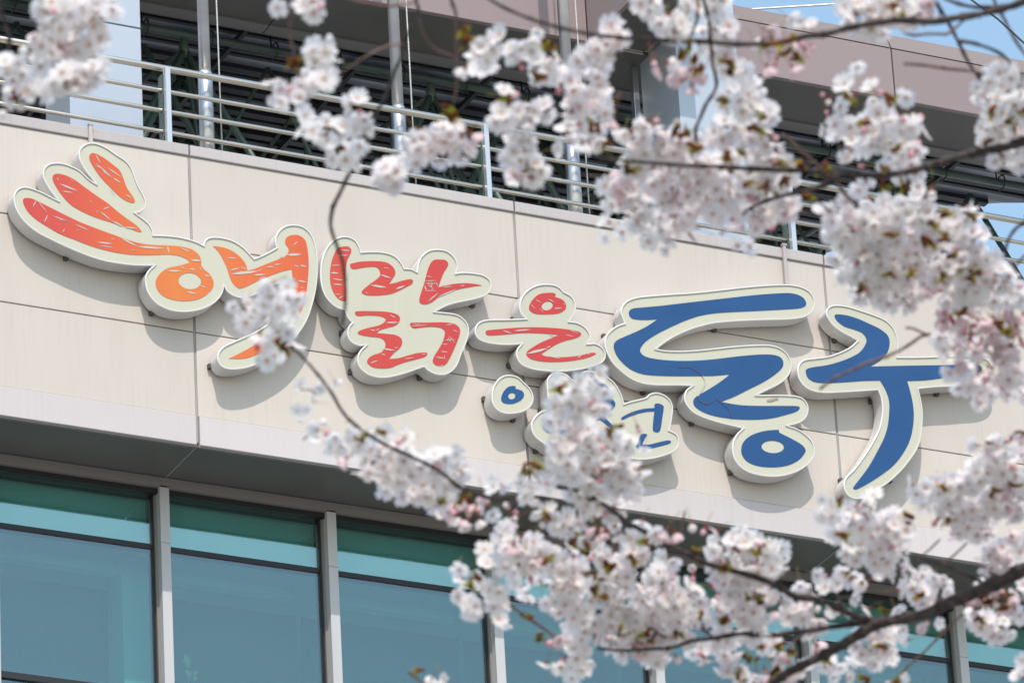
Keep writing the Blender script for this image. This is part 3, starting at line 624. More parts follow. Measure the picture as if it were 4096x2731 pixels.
K_OUT = '''380 267, 345 280, 330 310, 338 345, 370 390, 420 430, 480 462, 527 488 c, 480 530, 410 565, 330 590, 250 600, 190 610, 158 640, 150 690, 165 740, 200 780, 250 805, 320 815, 420 812, 540 805, 655 797 c, 675 850, 682 910, 678 970, 665 1030, 640 1090,
600 1160, 550 1235, 500 1300, 455 1345, 440 1390, 450 1435, 480 1468, 520 1480, 560 1470, 640 1425, 720 1375, 800 1300, 860 1225, 905 1150, 925 1060, 932 960, 925 880, 905 790 c, 1000 780, 1100 775, 1180 768, 1280 760, 1340 738, 1370 700, 1372 655, 1345 612, 1290 592, 1200 586, 1050 588,
900 592, 775 592 c, 780 530, 775 470, 750 410, 700 360, 620 325, 530 295, 450 272'''
K_S = ['''395 325, 380 335, 395 365, 440 400, 500 420, 550 440, 578 475, 575 510, 540 560, 480 595, 400 625, 320 645, 250 655, 205 668, 200 690, 215 725, 260 750, 340 755, 450 750, 560 742, 665 740 c, 700 800, 722 870, 722 950, 712 1030, 690 1100, 650 1180, 600 1270,
550 1340, 500 1405, 500 1418, 520 1420, 580 1390, 660 1340, 740 1280, 800 1210, 845 1130, 868 1050, 877 960, 870 880, 855 810, 835 743 c, 950 738, 1050 725, 1150 707, 1240 695, 1295 680, 1300 655, 1260 640, 1100 642, 900 645, 750 648, 606 652 c, 670 610, 710 565, 725 510, 715 460,
670 420, 600 385, 520 350, 450 330''']
letter('large blue letter box at the right with a long curved tail below a crossbar', S4, K_OUT, K_S, (), M_blue, 8)

N_OUT = '''520 105, 450 120, 400 165, 378 230, 380 330, 390 450, 410 605 c, 330 625, 260 665, 200 730, 165 800, 165 880, 190 950, 240 1010, 310 1065, 400 1120, 520 1180, 680 1225, 850 1235, 1000 1220, 1120 1180 c, 1220 1215, 1350 1250, 1500 1285, 1640 1300, 1760 1298,
1900 1275, 2030 1235, 2140 1185, 2190 1120, 2205 1050, 2185 980, 2140 935, 2065 900 c, 2090 800, 2105 700, 2115 600, 2095 510, 2040 440, 1960 395, 1880 380, 1800 400, 1750 445, 1650 475, 1540 500, 1440 535 c, 1415 440, 1370 340, 1310 250, 1240 185, 1150 130, 1050 95, 930 80,
870 105, 840 160, 830 215 c, 770 215, 720 200 c, 680 160, 640 130, 580 108'''
N_S = ['''540 255, 510 280, 520 350, 560 400, 640 420, 700 380, 700 320, 660 280, 600 260''',
'''400 765, 340 800, 315 850, 340 900, 400 940, 500 950, 620 935, 720 900, 745 870, 700 865, 600 890, 500 905, 430 900, 425 850, 430 800''',
'''960 170, 1030 230, 1120 300, 1200 370, 1258 392, 1255 360, 1210 300, 1120 230, 1020 170''',
'''1000 480, 1100 450, 1220 445, 1290 480, 1320 545, 1280 610, 1220 660, 1165 712 c, 1230 780, 1310 850, 1400 905, 1418 945, 1370 952, 1300 910, 1200 830, 1110 760, 1050 775, 1000 760, 1040 700, 1110 660, 1190 620, 1190 570, 1120 540, 1040 530''',
'''1405 725, 1500 670, 1620 625, 1740 600, 1862 592 c, 1865 540, 1920 530, 1980 560, 1988 600, 1970 720, 1945 880, 1915 925, 1870 925, 1838 890, 1845 760, 1860 640 c, 1760 645, 1640 670, 1520 710, 1420 755''',
'''1675 960, 1740 950, 1758 970, 1730 1010, 1695 1080, 1700 1098 c, 1800 1095, 1920 1065, 2040 1040, 2085 1050, 2075 1080, 1980 1110, 1860 1140, 1740 1165, 1650 1160, 1610 1130, 1630 1060''']
letter('small letter box with blue writing below the sign, largely hidden by a blossom cluster', G, N_OUT, N_S, (), M_blue, 7)
# ------------------------------------------------------------------ cherry tree
OS = 1.7415
def depth(ox, oy):
    """distance of the boughs from the camera: they hang nearer at the upper left"""
    return 8.7 + .9*ox/2352 + 1.45*oy/1568
def tree_pt(ox, oy, dd=0.0):
    return far_pt(ox*OS, oy*OS, depth(ox, oy) + dd)
tO = lambda p: p
tA2 = lambda p: (574.2+p[0]*.26856, p[1]*.26856)
tA3 = lambda p: (1148.4+p[0]*.26856, p[1]*.26856)
tA4 = lambda p: (1720.4+p[0]*.26856, p[1]*.26856)
tA1 = lambda p: (p[0]*.26856, p[1]*.26856)
tC = lambda p: (1722.7+p[0]*.2676, 287.1+p[1]*.2676)
tS2 = lambda p: (689.1+p[0]*.3663, 488.1+p[1]*.3663)
tS4 = lambda p: (1777.8+p[0]*.3662, 602.9+p[1]*.3662)
tB2 = lambda p: (689.1+p[0]*.3776, 976.2+p[1]*.3776)
tB3 = lambda p: (1435.5+p[0]*.3897, 1033.6+p[1]*.3897)
CT = empty('cherry_tree', tuple(tree_pt(3000, 1500) * np.array([1, 1, 0])))
tag(CT, 'flowering cherry tree with pale pink blossom on dark boughs across the view', 'cherry tree')
mpp = lambda ox, oy: depth(ox, oy)/FPX*OS          # metres per overview pixel at the boughs
def branch(tr, pts, w0, w1, m=None, dd=.02, name='branch', jit=.25):
    """bough through overview points, w0..w1 = thickness in overview pixels"""
    P = [np.array(tr(p), float) for p in pts]
    # resample along a Catmull-Rom curve
    out = []
    for i in range(len(P)-1):
        p0 = P[max(i-1, 0)]; p1 = P[i]; p2 = P[i+1]; p3 = P[min(i+2, len(P)-1)]
        n = max(2, int(np.linalg.norm(p2-p1)/9))
        for k in range(n):
            u = k/n; out.append(.5*((2*p1)+(-p0+p2)*u+(2*p0-5*p1+4*p2-p3)*u*u+(-p0+3*p1-3*p2+p3)*u**3))
    out.append(P[-1]); N = len(out); pw = []; rad = []
    ph = rng.uniform(0, 6)
    for i, q in enumerate(out):
        f = i/(N-1); w = w0+(w1-w0)*f
        wob = dd + .03*math.sin(ph + i*.05)*min(1, (1-f)*3)
        pt = tree_pt(q[0]+rng.normal(0, jit*.5), q[1]+rng.normal(0, jit*.5), wob)
        w *= 1 - .75*max(0, (f-.86)/.14) if w1 < 4.1 and m is None else 1; r = (w*1.32+1.3)*.5*mpp(*q)*(1 + .10*math.sin(i*.9+ph) + rng.normal(0, .06))
        if rng.random() < .10: r *= 1.22
        pw.append(pt); rad.append(max(r, .0009))
    mb = MB().tube(pw, rad, 10 if w0 > 8 else 7)
    # small knobs and spurs
    for i in range(2, N-2, 4):
        if rng.random() < .5:
            d = rng.normal(size=3); d /= np.linalg.norm(d); L_ = rad[i]*rng.uniform(1.6, 2.8)
            mb.tube([pw[i], pw[i]+d*L_*.6, pw[i]+d*L_], [rad[i]*.6, rad[i]*.45, rad[i]*.2], 5)
    mb.build(name, m or (M_bark if w0 > 6 else M_twig), CT)
    return pw
JX = (2760, 120)
branch(tO, [(2900,-330),(2760,-150),(2560,-70),(2352,4),(2310,18),(2250,33),(2180,44),(2140,50),(2060,47),(1960,62),(1900,78),(1850,84),(1790,98),(1700,102),(1600,95),(1530,94),(1433,88),(1336,75),(1230,48),(1148,13),(1100,-20)], 17, 4, M_bark, -.08)
branch(tC, [(3600,-350),(2900,20),(2360,140),(2200,190),(2000,225),(1800,270),(1600,330),(1500,360),(1300,410),(1100,430),(900,430),(700,410),(500,392),(300,388),(0,376),(-250,360),(-600,345),(-1150,300),(-1300,290)], 19, 4, M_bark, -.10)
branch(tC, [(770,425),(700,470),(600,530),(400,580),(200,630),(0,710),(-60,770)], 11, 4, M_bark, -.10)
branch(tC, [(280,80),(450,230),(620,385),(740,490),(820,600),(930,700)], 5, 6, M_twig, -.09)
branch(tC, [(430,570),(540,630),(640,700),(700,770)], 4, 3, M_twig)
branch(tB3, [(4000,0),(3200,380),(2700,590),(2360,700),(2250,755),(2130,805),(2000,860),(1880,910),(1800,955),(1650,990),(1500,1020),(1420,1060),(1320,1120),(1200,1190),(1080,1250),(960,1310),(870,1372),(760,1450)], 38, 12, M_bark, -.10)
branch(tB3, [(1520,1015),(1400,990),(1300,950),(1200,900),(1100,872),(1000,860),(930,820),(880,790),(750,740),(600,700),(460,660),(350,600),(250,560),(170,510),(80,460),(0,415),(-80,350),(-180,290),(-290,235),(-400,215)], 13, 6, M_bark, -.045)
branch(tB2, [(2010,620),(1960,575),(1880,530),(1680,480),(1600,465),(1450,440),(1350,425),(1270,440),(1150,440),(1040,400),(960,370),(850,280),(700,200),(560,140),(470,90),(400,45)], 7, 5, M_bark, -.02)
branch(tO, [(842,1000),(830,988),(790,950),(760,900),(730,860),(690,815),(665,790),(645,750)], 6, 3, M_bark)
branch(tB3, [(1430,1010),(1280,1030),(1100,1060),(950,1080),(870,1090),(760,1085),(680,1080),(500,1110),(400,1120),(280,1160),(150,1170),(0,1178),(-160,1165)], 10, 4, M_bark, -.05)
branch(tB3, [(520,1105),(470,1060),(440,1040)], 5, 3); branch(tB3, [(400,1120),(300,1100),(230,1100),(160,1050),(60,1000)], 5, 3)
branch(tB3, [(660,1080),(610,1030),(560,1000)], 4, 3); branch(tB3, [(1100,1060),(1000,1120),(960,1180)], 5, 3)
branch(tB3, [(1990,960),(1850,1100),(1750,1200),(1650,1290),(1580,1400)], 3.5, 3, M_twig, jit=.05)
branch(tB3, [(2150,800),(2050,750),(1960,705),(1850,660),(1760,630),(1680,600)], 7, 3); branch(tB3, [(1880,670),(1960,600),(2020,540)], 4, 2.5); branch(tB3, [(1720,650),(1800,580),(1860,520)], 3.5, 2)
branch(tB3, [(1300,950),(1260,880),(1240,820),(1230,780)], 5, 3); branch(tB3, [(290,590),(310,540),(330,480),(345,400),(352,355)], 6, 2.5)
branch(tA2, [(1500,-200),(1420,0),(1440,60),(1430,150),(1380,250),(1300,380),(1290,500),(1220,650),(1150,850),(1100,930),(1050,1060),(1020,1200),(960,1320),(870,1450),(810,1567),(755,1680),(707,1776)], 4.5, 7, M_bark)
branch(tS2, [(205,-30),(190,60),(200,120),(235,220),(265,300),(280,400),(285,500),(280,600),(264,705)], 6, 4, M_bark)
branch(tA2, [(600,-80),(860,0),(1000,30),(1150,55),(1300,45),(1430,15)], 4, 4); branch(tA2, [(1300,380),(1200,390),(1100,430),(1000,480),(880,560),(780,622),(700,640)], 4, 2.5)
branch(tA2, [(1440,160),(1470,260),(1500,320),(1580,420),(1700,470),(1790,510)], 3.5, 3)
branch(tA2, [(1690,-200),(1720,0),(1760,120),(1755,300),(1770,500),(1770,700),(1740,900)], 5, 4)
branch(tA3, [(1680,-200),(1690,0),(1700,100),(1660,250),(1600,390)], 5, 4); branch(tA3, [(1720,-160),(1740,0),(1780,150),(1800,350),(1820,550),(1850,740),(1760,900),(1700,1040),(1670,1120),(1680,1210)], 6, 5, M_bark, -.09)
branch(tA3, [(1790,180),(1880,300),(1950,430),(1975,560)], 3, 3)
branch(tA2, [(370,-200),(360,0),(345,150),(340,300),(375,450),(370,520)], 5, 4); branch(tA1, [(-60,-150),(0,60),(40,200),(80,320),(70,420)], 8, 6)
branch(tA1, [(300,-200),(360,-20),(380,200),(430,430)], 5, 4)
branch(tO, [(1560,450),(1575,520),(1600,560)], 4, 3)
branch(tA4, [(2500,-60),(2280,60),(2040,62),(1900,60),(1750,20),(1620,-40)], 8, 5); branch(tA4, [(1600,20),(1640,90),(1680,150),(1740,260),(1800,380),(1880,540),(1990,690),(2060,790),(2150,880),(2260,980)], 6, 5, M_bark)
branch(tA4, [(2080,-40),(2120,60),(2170,140),(2230,260),(2300,380),(2352,450),(2450,600)], 5, 5); branch(tA4, [(1320,545),(1360,548),(1500,560),(1700,590),(1900,610),(2010,640),(2100,680)], 5, 4)
branch(tA4, [(1790,350),(1950,380),(2150,460),(2250,560),(2330,640),(2300,740),(2210,800),(2130,862)], 5, 5, M_bark); branch(tA4, [(1330,285),(1410,303),(1550,290),(1680,295),(1740,262),(1800,210),(1870,150)], 4.5, 4)
branch(tS4, [(825,410),(870,412),(930,440),(970,453),(1020,450)], 3.5, 4, M_twig); branch(tS4, [(1080,440),(1010,450),(930,460),(870,500),(790,550),(700,590),(600,625),(500,670),(410,710),(330,760),(290,792)], 5, 4, M_twig)
branch(tC, [(2520,700),(2420,800),(2290,880),(2220,980),(2180,1100),(2120,1250),(2090,1420)], 6, 4, M_bark); branch(tC, [(2500,1030),(2352,1130),(2200,1300),(2120,1440)], 4, 4)
branch(tC, [(1560,1220),(1620,1230),(1680,1290),(1650,1050),(1600,930)], 4, 3); branch(tC, [(900,1330),(1150,1290),(1380,1250),(1560,1230)], 5, 4)
branch(tB2, [(1230,1060),(1280,1090),(1350,1150),(1430,1200),(1490,1240),(1560,1290),(1650,1340)], 4, 5, M_twig); branch(tB2, [(1380,270),(1430,310),(1480,360),(1520,400)], 3.5, 3)
branch(tB2, [(2125,700),(1990,660),(1800,620),(1720,660),(1560,700)], 5, 3); branch(tB2, [(660,1500),(700,1530),(780,1580),(900,1640)], 3.5, 4, M_twig)
branch(tS2, [(0,1110),(60,1110),(100,1140)], 2, 2, M_twig); branch(tB2, [(20,90),(60,50),(110,35)], 2, 2, M_twig)
branch(tS4, [(1330,1128),(1400,1130),(1480,1115),(1500,1080),(1540,1060),(1650,1100)], 5, 6)
# trunk and limbs beyond the right edge of the photograph
tb = tree_pt(3000, 1500); hx = np.array([0, 0, 1.0])
base = np.array([tb[0], tb[1], 0.0])
top = tree_pt(2950, -300)
trunk = [base, base+np.array([.02, .03, 1.2]), base*.6+np.array([top[0], top[1], 0])*.4 + hx*2.8, np.array([top[0]*.7+base[0]*.3, top[1]*.7+base[1]*.3, tree_pt(3000, 900)[2]]), top, top+np.array([-.1, .1, 1.0])]
MB().tube(trunk, [.16, .12, .10, .075, .045, .02], 14).build('trunk', M_bark, CT)
for p, q, w in (((2870, -330), (2960, -280), 24), ((2686, 193), (3000, 60), 26), ((2994, 1033), (3060, 1060), 44)):
    MB().tube([tree_pt(*p), tree_pt((p[0]+q[0])/2, (p[1]+q[1])/2), np.array(tree_pt(*q))], [w*.4*mpp(*p), w*.5*mpp(*p), w*.6*mpp(*p)], 10).build('limb', M_bark, CT)
MB().tube([top, tree_pt(2400, -420), tree_pt(1700, -330), tree_pt(1000, -260), tree_pt(400, -240), tree_pt(-50, -170)], [.03, .022, .017, .013, .010, .006], 10).build('limb', M_bark, CT)

# blossoms -----------------------------------------------------------------
def flower(seed, cup, n_pet=5, tw=0.0, ped=.022, pm=0):
    """five notched petals, eye, stamens, calyx and pedicel; faces +Z, pedicel runs down -Z"""
    r_ = random.Random(seed); mb = MB()
    for k in range(n_pet):
        a = 2*math.pi*k/5 + r_.uniform(-.09, .09) + tw; ca, sa = math.cos(a), math.sin(a)
        Lp = .0175*r_.uniform(.92, 1.08); cu = cup + r_.uniform(-.15, .15); roll = r_.uniform(-.25, .25)
        ts = [.04, .22, .45, .68, .88, 1.0]; ws = [.0011, .0030, .0056, .0072, .0062, .0026]
        vs = []
        for t_, w_ in zip(ts, ws):
            ang = cu*(.35+.65*t_); rr = Lp*t_*math.cos(ang); hh = Lp*t_*math.sin(ang)
            for sd in (-1, 0, 1):
                tip = -.0026 if (sd == 0 and t_ == 1.0) else 0
                x = rr + tip; y_ = w_*sd; z = hh + abs(sd)*w_*.28 + roll*y_*.5 + r_.uniform(-.0005, .0005)
                vs.append((x*ca - y_*sa, x*sa + y_*ca, z))
        fs = []
        for i in range(5):
            for j in range(2):
                q = i*3+j; fs.append((q, q+1, q+4, q+3))
        n0 = len(mb.v); mb.add(vs, fs[:2], 1, True)
        # remaining rows use the outer petal colour and share the vertices just added
        for f in fs[2:]:
            mb.f.append(tuple(i+n0 for i in f)); mb.m.append(pm); mb.sm.append(True)
    # eye
    e = .0023
    ring = [(e*math.cos(a), e*math.sin(a), .0016) for a in np.linspace(0, 2*math.pi, 7)[:-1]]
    mb.add(ring + [(0, 0, .0028)], [(i, (i+1) % 6, 6) for i in range(6)], 2, True)
    for k in range(11):
        a = 2*math.pi*k/11 + r_.uniform(-.2, .2); R1 = r_.uniform(.0042, .0068); H1 = r_.uniform(.003, .0058) + .002*cup
        c_2, s_2 = math.cos(a), math.sin(a); w_ = .00022
        b0 = (.0012*c_2, .0012*s_2, .0015); p = (R1*c_2, R1*s_2, H1)
        mb.add([(b0[0]-w_*s_2, b0[1]+w_*c_2, b0[2]), (b0[0]+w_*s_2, b0[1]-w_*c_2, b0[2]), p], [(0, 1, 2)], 3)
        s3 = .0009; mb.add([(p[0]-s3*s_2, p[1]+s3*c_2, p[2]), (p[0]+s3*s_2, p[1]-s3*c_2, p[2]), (p[0]+s3*c_2, p[1]+s3*s_2, p[2]+s3*.6), (p[0], p[1], p[2]+s3*1.4)], [(0, 1, 3), (1, 2, 3), (2, 0, 3)], 4)
    # calyx tube, sepals and pedicel
    cr = [(.0019, -.0004), (.0021, -.0030), (.0017, -.0062), (.0006, -.0075)]
    vs = [(r0*math.cos(a), r0*math.sin(a), z) for r0, z in cr for a in np.linspace(0, 2*math.pi, 7)[:-1]]
    mb.add(vs, [(i*6+j, (i+1)*6+j, (i+1)*6+(j+1) % 6, i*6+(j+1) % 6) for i in range(3) for j in range(6)], 5, True)
    for k in range(5):
        a = 2*math.pi*(k+.5)/5+tw; c_2, s_2 = math.cos(a), math.sin(a)
        mb.add([(.0015*c_2-.0011*s_2, .0015*s_2+.0011*c_2, -.0006), (.0015*c_2+.0011*s_2, .0015*s_2-.0011*c_2, -.0006), (.0068*c_2, .0068*s_2, .0004)], [(0, 2, 1)], 5)
    bx, by = r_.uniform(-.006, .006), r_.uniform(-.006, .006)
    mb.tube([(0, 0, -.007), (bx*.3, by*.3, -.007-ped*.45), (bx, by, -.007-ped)], [.0006, .0005, .0006], 4, 6)
    return mb
def bud(seed, op=.0, ped=.02):
    r_ = random.Random(seed); mb = MB(); R0 = .0042*(1+op); H0 = .0095*(1+op*.3)
    prof = [(.35, 0), (.85, .22), (1.0, .5), (.8, .78), (.35, .96), (.02, 1.0)]
    vs = [(R0*a*math.cos(t_+i*.12), R0*a*math.sin(t_+i*.12), H0*z) for i, (a, z) in enumerate(prof) for t_ in np.linspace(0, 2*math.pi, 9)[:-1]]
    mb.add(vs, [(i*8+j, i*8+(j+1) % 8, (i+1)*8+(j+1) % 8, (i+1)*8+j) for i in range(5) for j in range(8)], 0 if op > .4 else 7, True)
    vs = [(r0*math.cos(a), r0*math.sin(a), z) for r0, z in [(.0026, .0022), (.0022, -.002), (.0016, -.0055), (.0006, -.007)] for a in np.linspace(0, 2*math.pi, 7)[:-1]]
    mb.add(vs, [(i*6+j, (i+1)*6+j, (i+1)*6+(j+1) % 6, i*6+(j+1) % 6) for i in range(3) for j in range(6)], 5, True)
    bx, by = r_.uniform(-.006, .006), r_.uniform(-.006, .006)
    mb.tube([(0, 0, -.0065), (bx*.3, by*.3, -.007-ped*.45), (bx, by, -.007-ped)], [.0006, .0005, .0006], 4, 6)
    return mb
FM = [M_petal, M_petalin, M_eye, M_fil, M_anther, M_calyx, M_pedi, M_budp, M_petalpink]
variants = [flower(1, .12), flower(2, .22), flower(3, .32), flower(4, .05), flower(5, .42, ped=.027), flower(6, .55), flower(7, .85, ped=.026), flower(8, .18, tw=.4), flower(9, .28, tw=.9, ped=.028), bud(10), bud(11, .5), bud(12, .15, .028), flower(13, .6, pm=8, ped=.026), flower(14, .9, pm=8, ped=.03), flower(15, .35, pm=8)]
vmesh = [v.mesh('blossom', FM) for v in variants]
varr = [(np.array(v.v), v.f, v.m, v.sm) for v in variants]

BL = []          # overview x, y, radius, kind ('' open, 'p' seen from behind with many buds)
def add(tr, txt, k=1.0):
    for w in txt.replace('\n', ' ').split(','):
        a = w.split()
        if not a: continue
        x, y = tr((float(a[0]), float(a[1]))); BL.append((x, y, float(a[2])*k, a[3] if len(a) > 3 else ''))
add(tO, '''158 60 72, 120 95 50, 200 90 50, 235 25 42, 130 35 50, 176 178 50, 215 165 35, 140 190 38, 26 158 44, 44 222 36, 10 258 22, 79 88 16, 72 193 34, 55 120 20, 100 200 34, 200 40 45, 90 145 30, 262 15 24,
641 16 26, 719 13 38, 700 30 24, 732 122 38, 757 150 26, 720 110 26, 622 199 24, 687 199 38, 652 231 26, 735 188 34, 695 228 26, 640 215 28, 760 180 20, 695 270 25, 762 295 40, 816 242 30, 829 285 38, 708 301 28, 783 358 40, 802 374 30, 745 325 28, 830 330 24, 891 403 42, 905 425 22,
977 322 46, 1031 322 46, 1057 346 34, 950 365 30, 1079 317 24, 1000 360 32, 1111 115 38, 1071 161 22 p, 1151 81 20, 1180 121 28, 1100 163 22, 1125 150 24''')
add(tA3, '''150 500 32, 370 600 42, 250 430 34, 850 450 42, 950 230 34, 1000 370 35, 700 540 35, 850 580 30, 480 640 28, 50 850 34, 200 980 42, 380 950 30, 0 1000 30, 600 750 34, 800 850 42, 650 950 38, 750 1180 44, 700 1050 34, 1000 1010 24, 850 680 30, 900 950 30, 620 1130 30, 150 1280 44, 450 1280 28,
250 1450 42, 100 1480 30, 330 1510 34, 60 1570 24, 850 1270 24, 1100 1150 34, 1280 1050 34, 1250 1350 44, 1150 1450 40, 1450 1250 44, 1550 1400 50, 1750 1450 46, 1350 1500 46, 1500 250 38, 1400 150 32, 1650 90 34, 1750 330 34, 1900 250 38, 1880 450 38, 1850 50 34, 1400 580 32 p, 1600 660 38 p, 1300 520 20 p,
1720 620 28 p, 1970 600 34, 2100 600 24, 2150 750 30, 1950 850 34, 2100 900 40, 2250 980 34, 1950 1080 34, 2100 1130 34, 2250 1150 40, 2200 1330 40, 1850 1150 34, 2050 1280 34, 2300 1300 38, 1200 1250 34, 1500 1150 30, 1650 1250 34, 1950 1330 32, 450 500 22, 330 250 20, 1250 30 34, 1300 10 20, 1180 20 24''')
add(tA4, '''150 330 34 p, 290 380 30 p, 430 380 26 p, 250 520 26 p, 350 590 24 p, 150 560 20 p, 100 450 22 p, 540 400 16 p, 480 430 18 p, 350 150 20, 440 190 16, 530 200 12, 1000 120 56, 850 50 32, 1250 80 44, 1450 100 38, 1100 230 34, 1130 40 36, 1350 170 28, 800 80 22, 1550 60 26, 920 570 18, 630 830 10 b, 690 860 7 b, 660 960 10 b, 765 920 17,
820 740 22, 900 800 22, 1060 780 28, 1330 840 20, 700 1060 25, 860 1080 32, 1000 1050 32, 1150 960 32, 1260 980 26, 1100 1200 36, 860 1200 32, 1350 1100 34, 1380 1250 36, 1450 1000 28, 1480 1150 26, 960 1250 26, 830 1370 20, 1350 1350 30, 1400 1370 22, 1180 1110 30, 640 1120 16, 740 1180 24, 1250 1280 24, 1000 1430 20, 1150 1430 28, 1270 1400 20, 1060 840 24, 1200 1020 26,
2080 610 22, 2200 640 30, 1950 750 15, 1950 850 11, 2050 700 18, 2080 850 26, 2080 930 28, 2290 880 30, 2050 1080 34, 2200 1000 34, 2300 1100 36, 2050 1190 30, 2150 1330 34, 2280 1350 40, 2180 1120 30, 2340 950 30, 2340 1250 34, 2400 1050 36, 2420 700 24, 2420 1300 36''')
add(tC, '''100 250 38, 250 350 32, 300 470 36, 150 430 36, 350 680 28, 250 700 36, 100 750 36, 400 770 22, 60 850 28, 30 1020 24, 130 880 20, 30 600 34, 0 480 32, -60 700 34, 1000 500 22, 930 550 24, 1050 640 24, 700 740 28, 850 680 28, 750 900 40, 900 850 40, 1050 830 40, 1200 750 44, 1330 760 38, 1500 780 36, 1450 540 32, 1540 560 24, 1480 640 28, 1300 470 22, 1400 430 24,
850 1050 38, 1050 950 44, 1200 950 44, 1380 950 44, 1500 1000 42, 1000 1150 44, 1150 1150 44, 1350 1130 44, 1100 1350 40, 1000 1300 38, 950 1430 32, 1250 1300 36, 750 1150 22, 780 1260 16, 1560 860 34, 1650 980 24, 1700 870 34, 1800 830 34, 1880 700 16, 1900 790 28, 1850 950 40, 1950 1000 32, 1800 1060 38, 1950 1180 38, 2050 1150 28, 1800 1250 38, 1950 1270 34, 1650 1200 28,
1550 1350 36 p, 1430 1350 36 p, 1300 1210 30, 1850 1420 42, 1700 1380 34 p, 2000 1380 34, 2180 1330 14 b, 2150 1360 10 b, 2250 1410 30, 2320 1450 28, 1480 1210 32, 850 960 30, 700 800 26, 620 760 18, -120 560 30, -220 640 32, -320 700 34, -420 640 30, -300 560 28, -480 740 30, -180 800 26, -560 680 30''')
add(tO, '''1400 420 34, 1440 440 38, 1490 440 36, 1540 450 38, 1590 440 38, 1640 430 34, 1410 470 30, 1460 490 38, 1510 510 40, 1560 500 38, 1440 530 30, 1490 550 28, 1400 510 20, 1540 545 28, 1610 490 30, 1650 500 26, 1600 530 24, 1680 470 30, 1720 430 36, 1700 520 18, 1695 565 16, 1660 535 14 b, 1390 545 16, 1530 575 16, 1680 400 30''')
add(tS4, '''560 190 30, 700 200 40, 850 220 34, 950 120 38, 1150 200 42, 1250 120 44, 1400 100 44, 1500 180 42, 620 60 40, 780 90 40, 1050 80 36, 1350 220 36, 480 60 24, 420 110 14, 1100 330 38 p, 1250 350 44 p, 1400 400 44 p, 1500 350 42 p, 1200 450 40 p, 1350 500 40 p, 1500 500 42 p, 1100 570 32, 1050 460 28, 1250 560 34, 1450 580 40, 1140 680 32, 1200 760 34, 1300 800 38,
1400 720 38 p, 1500 700 38, 1300 680 34 p, 1300 860 24, 1450 830 24, 1250 1150 22, 1330 1200 28, 1420 1150 34, 1500 1200 38, 1300 1320 34, 1200 1400 34, 1450 1300 42, 1380 1420 38, 1500 1400 44, 1050 1400 34, 950 1420 28, 880 1380 24, 1100 1480 34, 1550 1100 26 p, 1560 800 30''')
add(tB3, '''1470 290 24, 1450 340 24, 1200 370 32, 1370 400 44, 1500 470 44, 1280 490 38, 1620 480 38, 1350 590 38, 1500 620 42, 1600 560 36, 1560 720 26, 1450 760 26, 1660 720 20, 1420 310 22, 1560 400 28, 1160 290 12, 1850 220 34, 2000 210 38, 2100 120 38, 1750 330 28, 1900 300 38, 2050 370 42, 2100 450 42, 2000 440 38, 2200 300 42, 2250 200 46, 2300 350 38, 1700 240 24,
2200 600 38, 2250 680 32, 2150 650 38, 2280 500 28 p, 2330 600 26, 1860 400 26 p, 1930 500 16 p, 2100 850 36 p, 2250 900 38 p, 2100 1000 42, 2200 1050 38, 2050 930 28 p, 2300 1000 30, 2340 1250 18, 2330 1330 18, 2340 820 28, 2400 500 30, 2420 250 40,
690 560 46, 780 600 46, 560 600 38, 600 700 46, 720 720 48, 850 700 40, 880 600 32, 650 800 40, 780 800 42, 700 480 28, 920 660 22, 560 480 22 p, 460 460 22 p, 180 480 22, 270 470 26 p, 380 450 26 p, 100 420 18, 180 750 38, 60 620 36, 50 550 34, 400 720 28 p, 250 640 28, 350 830 34, 500 800 20 p,
1040 790 26, 1120 740 20, 1180 820 20, 1280 700 24, 1320 740 28, 1260 790 20, 1400 760 24, 1350 860 22, 1430 930 17, 1700 800 32, 1620 840 26, 1830 730 24, 1750 860 34, 1880 800 32, 1830 900 28, 1600 930 18, 1640 700 22, 1750 740 20, 1170 740 12 b,
600 900 40, 700 950 42, 620 980 34, 780 1000 36, 750 1060 32, 720 1110 28, 900 880 28, 1000 900 36 p, 1100 930 30, 1000 980 34, 1150 1000 30, 1250 960 26, 1330 990 22, 1100 1100 20, 850 940 28 p, 50 880 44, 150 920 44, 280 880 44, 400 880 36, 450 960 32, 330 980 40, 200 1000 40, 50 1000 44, 130 1100 40, 0 1080 36, 300 1080 32, 180 1200 40, 100 1180 28, 280 1200 28,
200 1270 24, 430 1180 30, 380 1130 26, 560 1120 32, 650 1130 28, 460 1220 28, 600 1200 32, 610 1280 32, 680 1340 28, 850 1140 28, 900 1220 28, 860 1290 32 p, 950 1230 22, 780 1310 28 p, 1000 1310 32, 1080 1280 22, 1120 1180 28 p, 760 1390 34, 900 1380 28, 1200 1250 30, 1280 1280 26, 1300 1350 22, 1200 1320 24, 1420 1150 40, 1520 1150 36, 1380 1220 32, 1470 1230 30, 1560 1240 22, 1600 1060 32,
1680 1120 24, 1700 1040 24, 1850 1020 16, 1780 1010 16 p, 1500 1070 28, 1600 1370 28 p''')
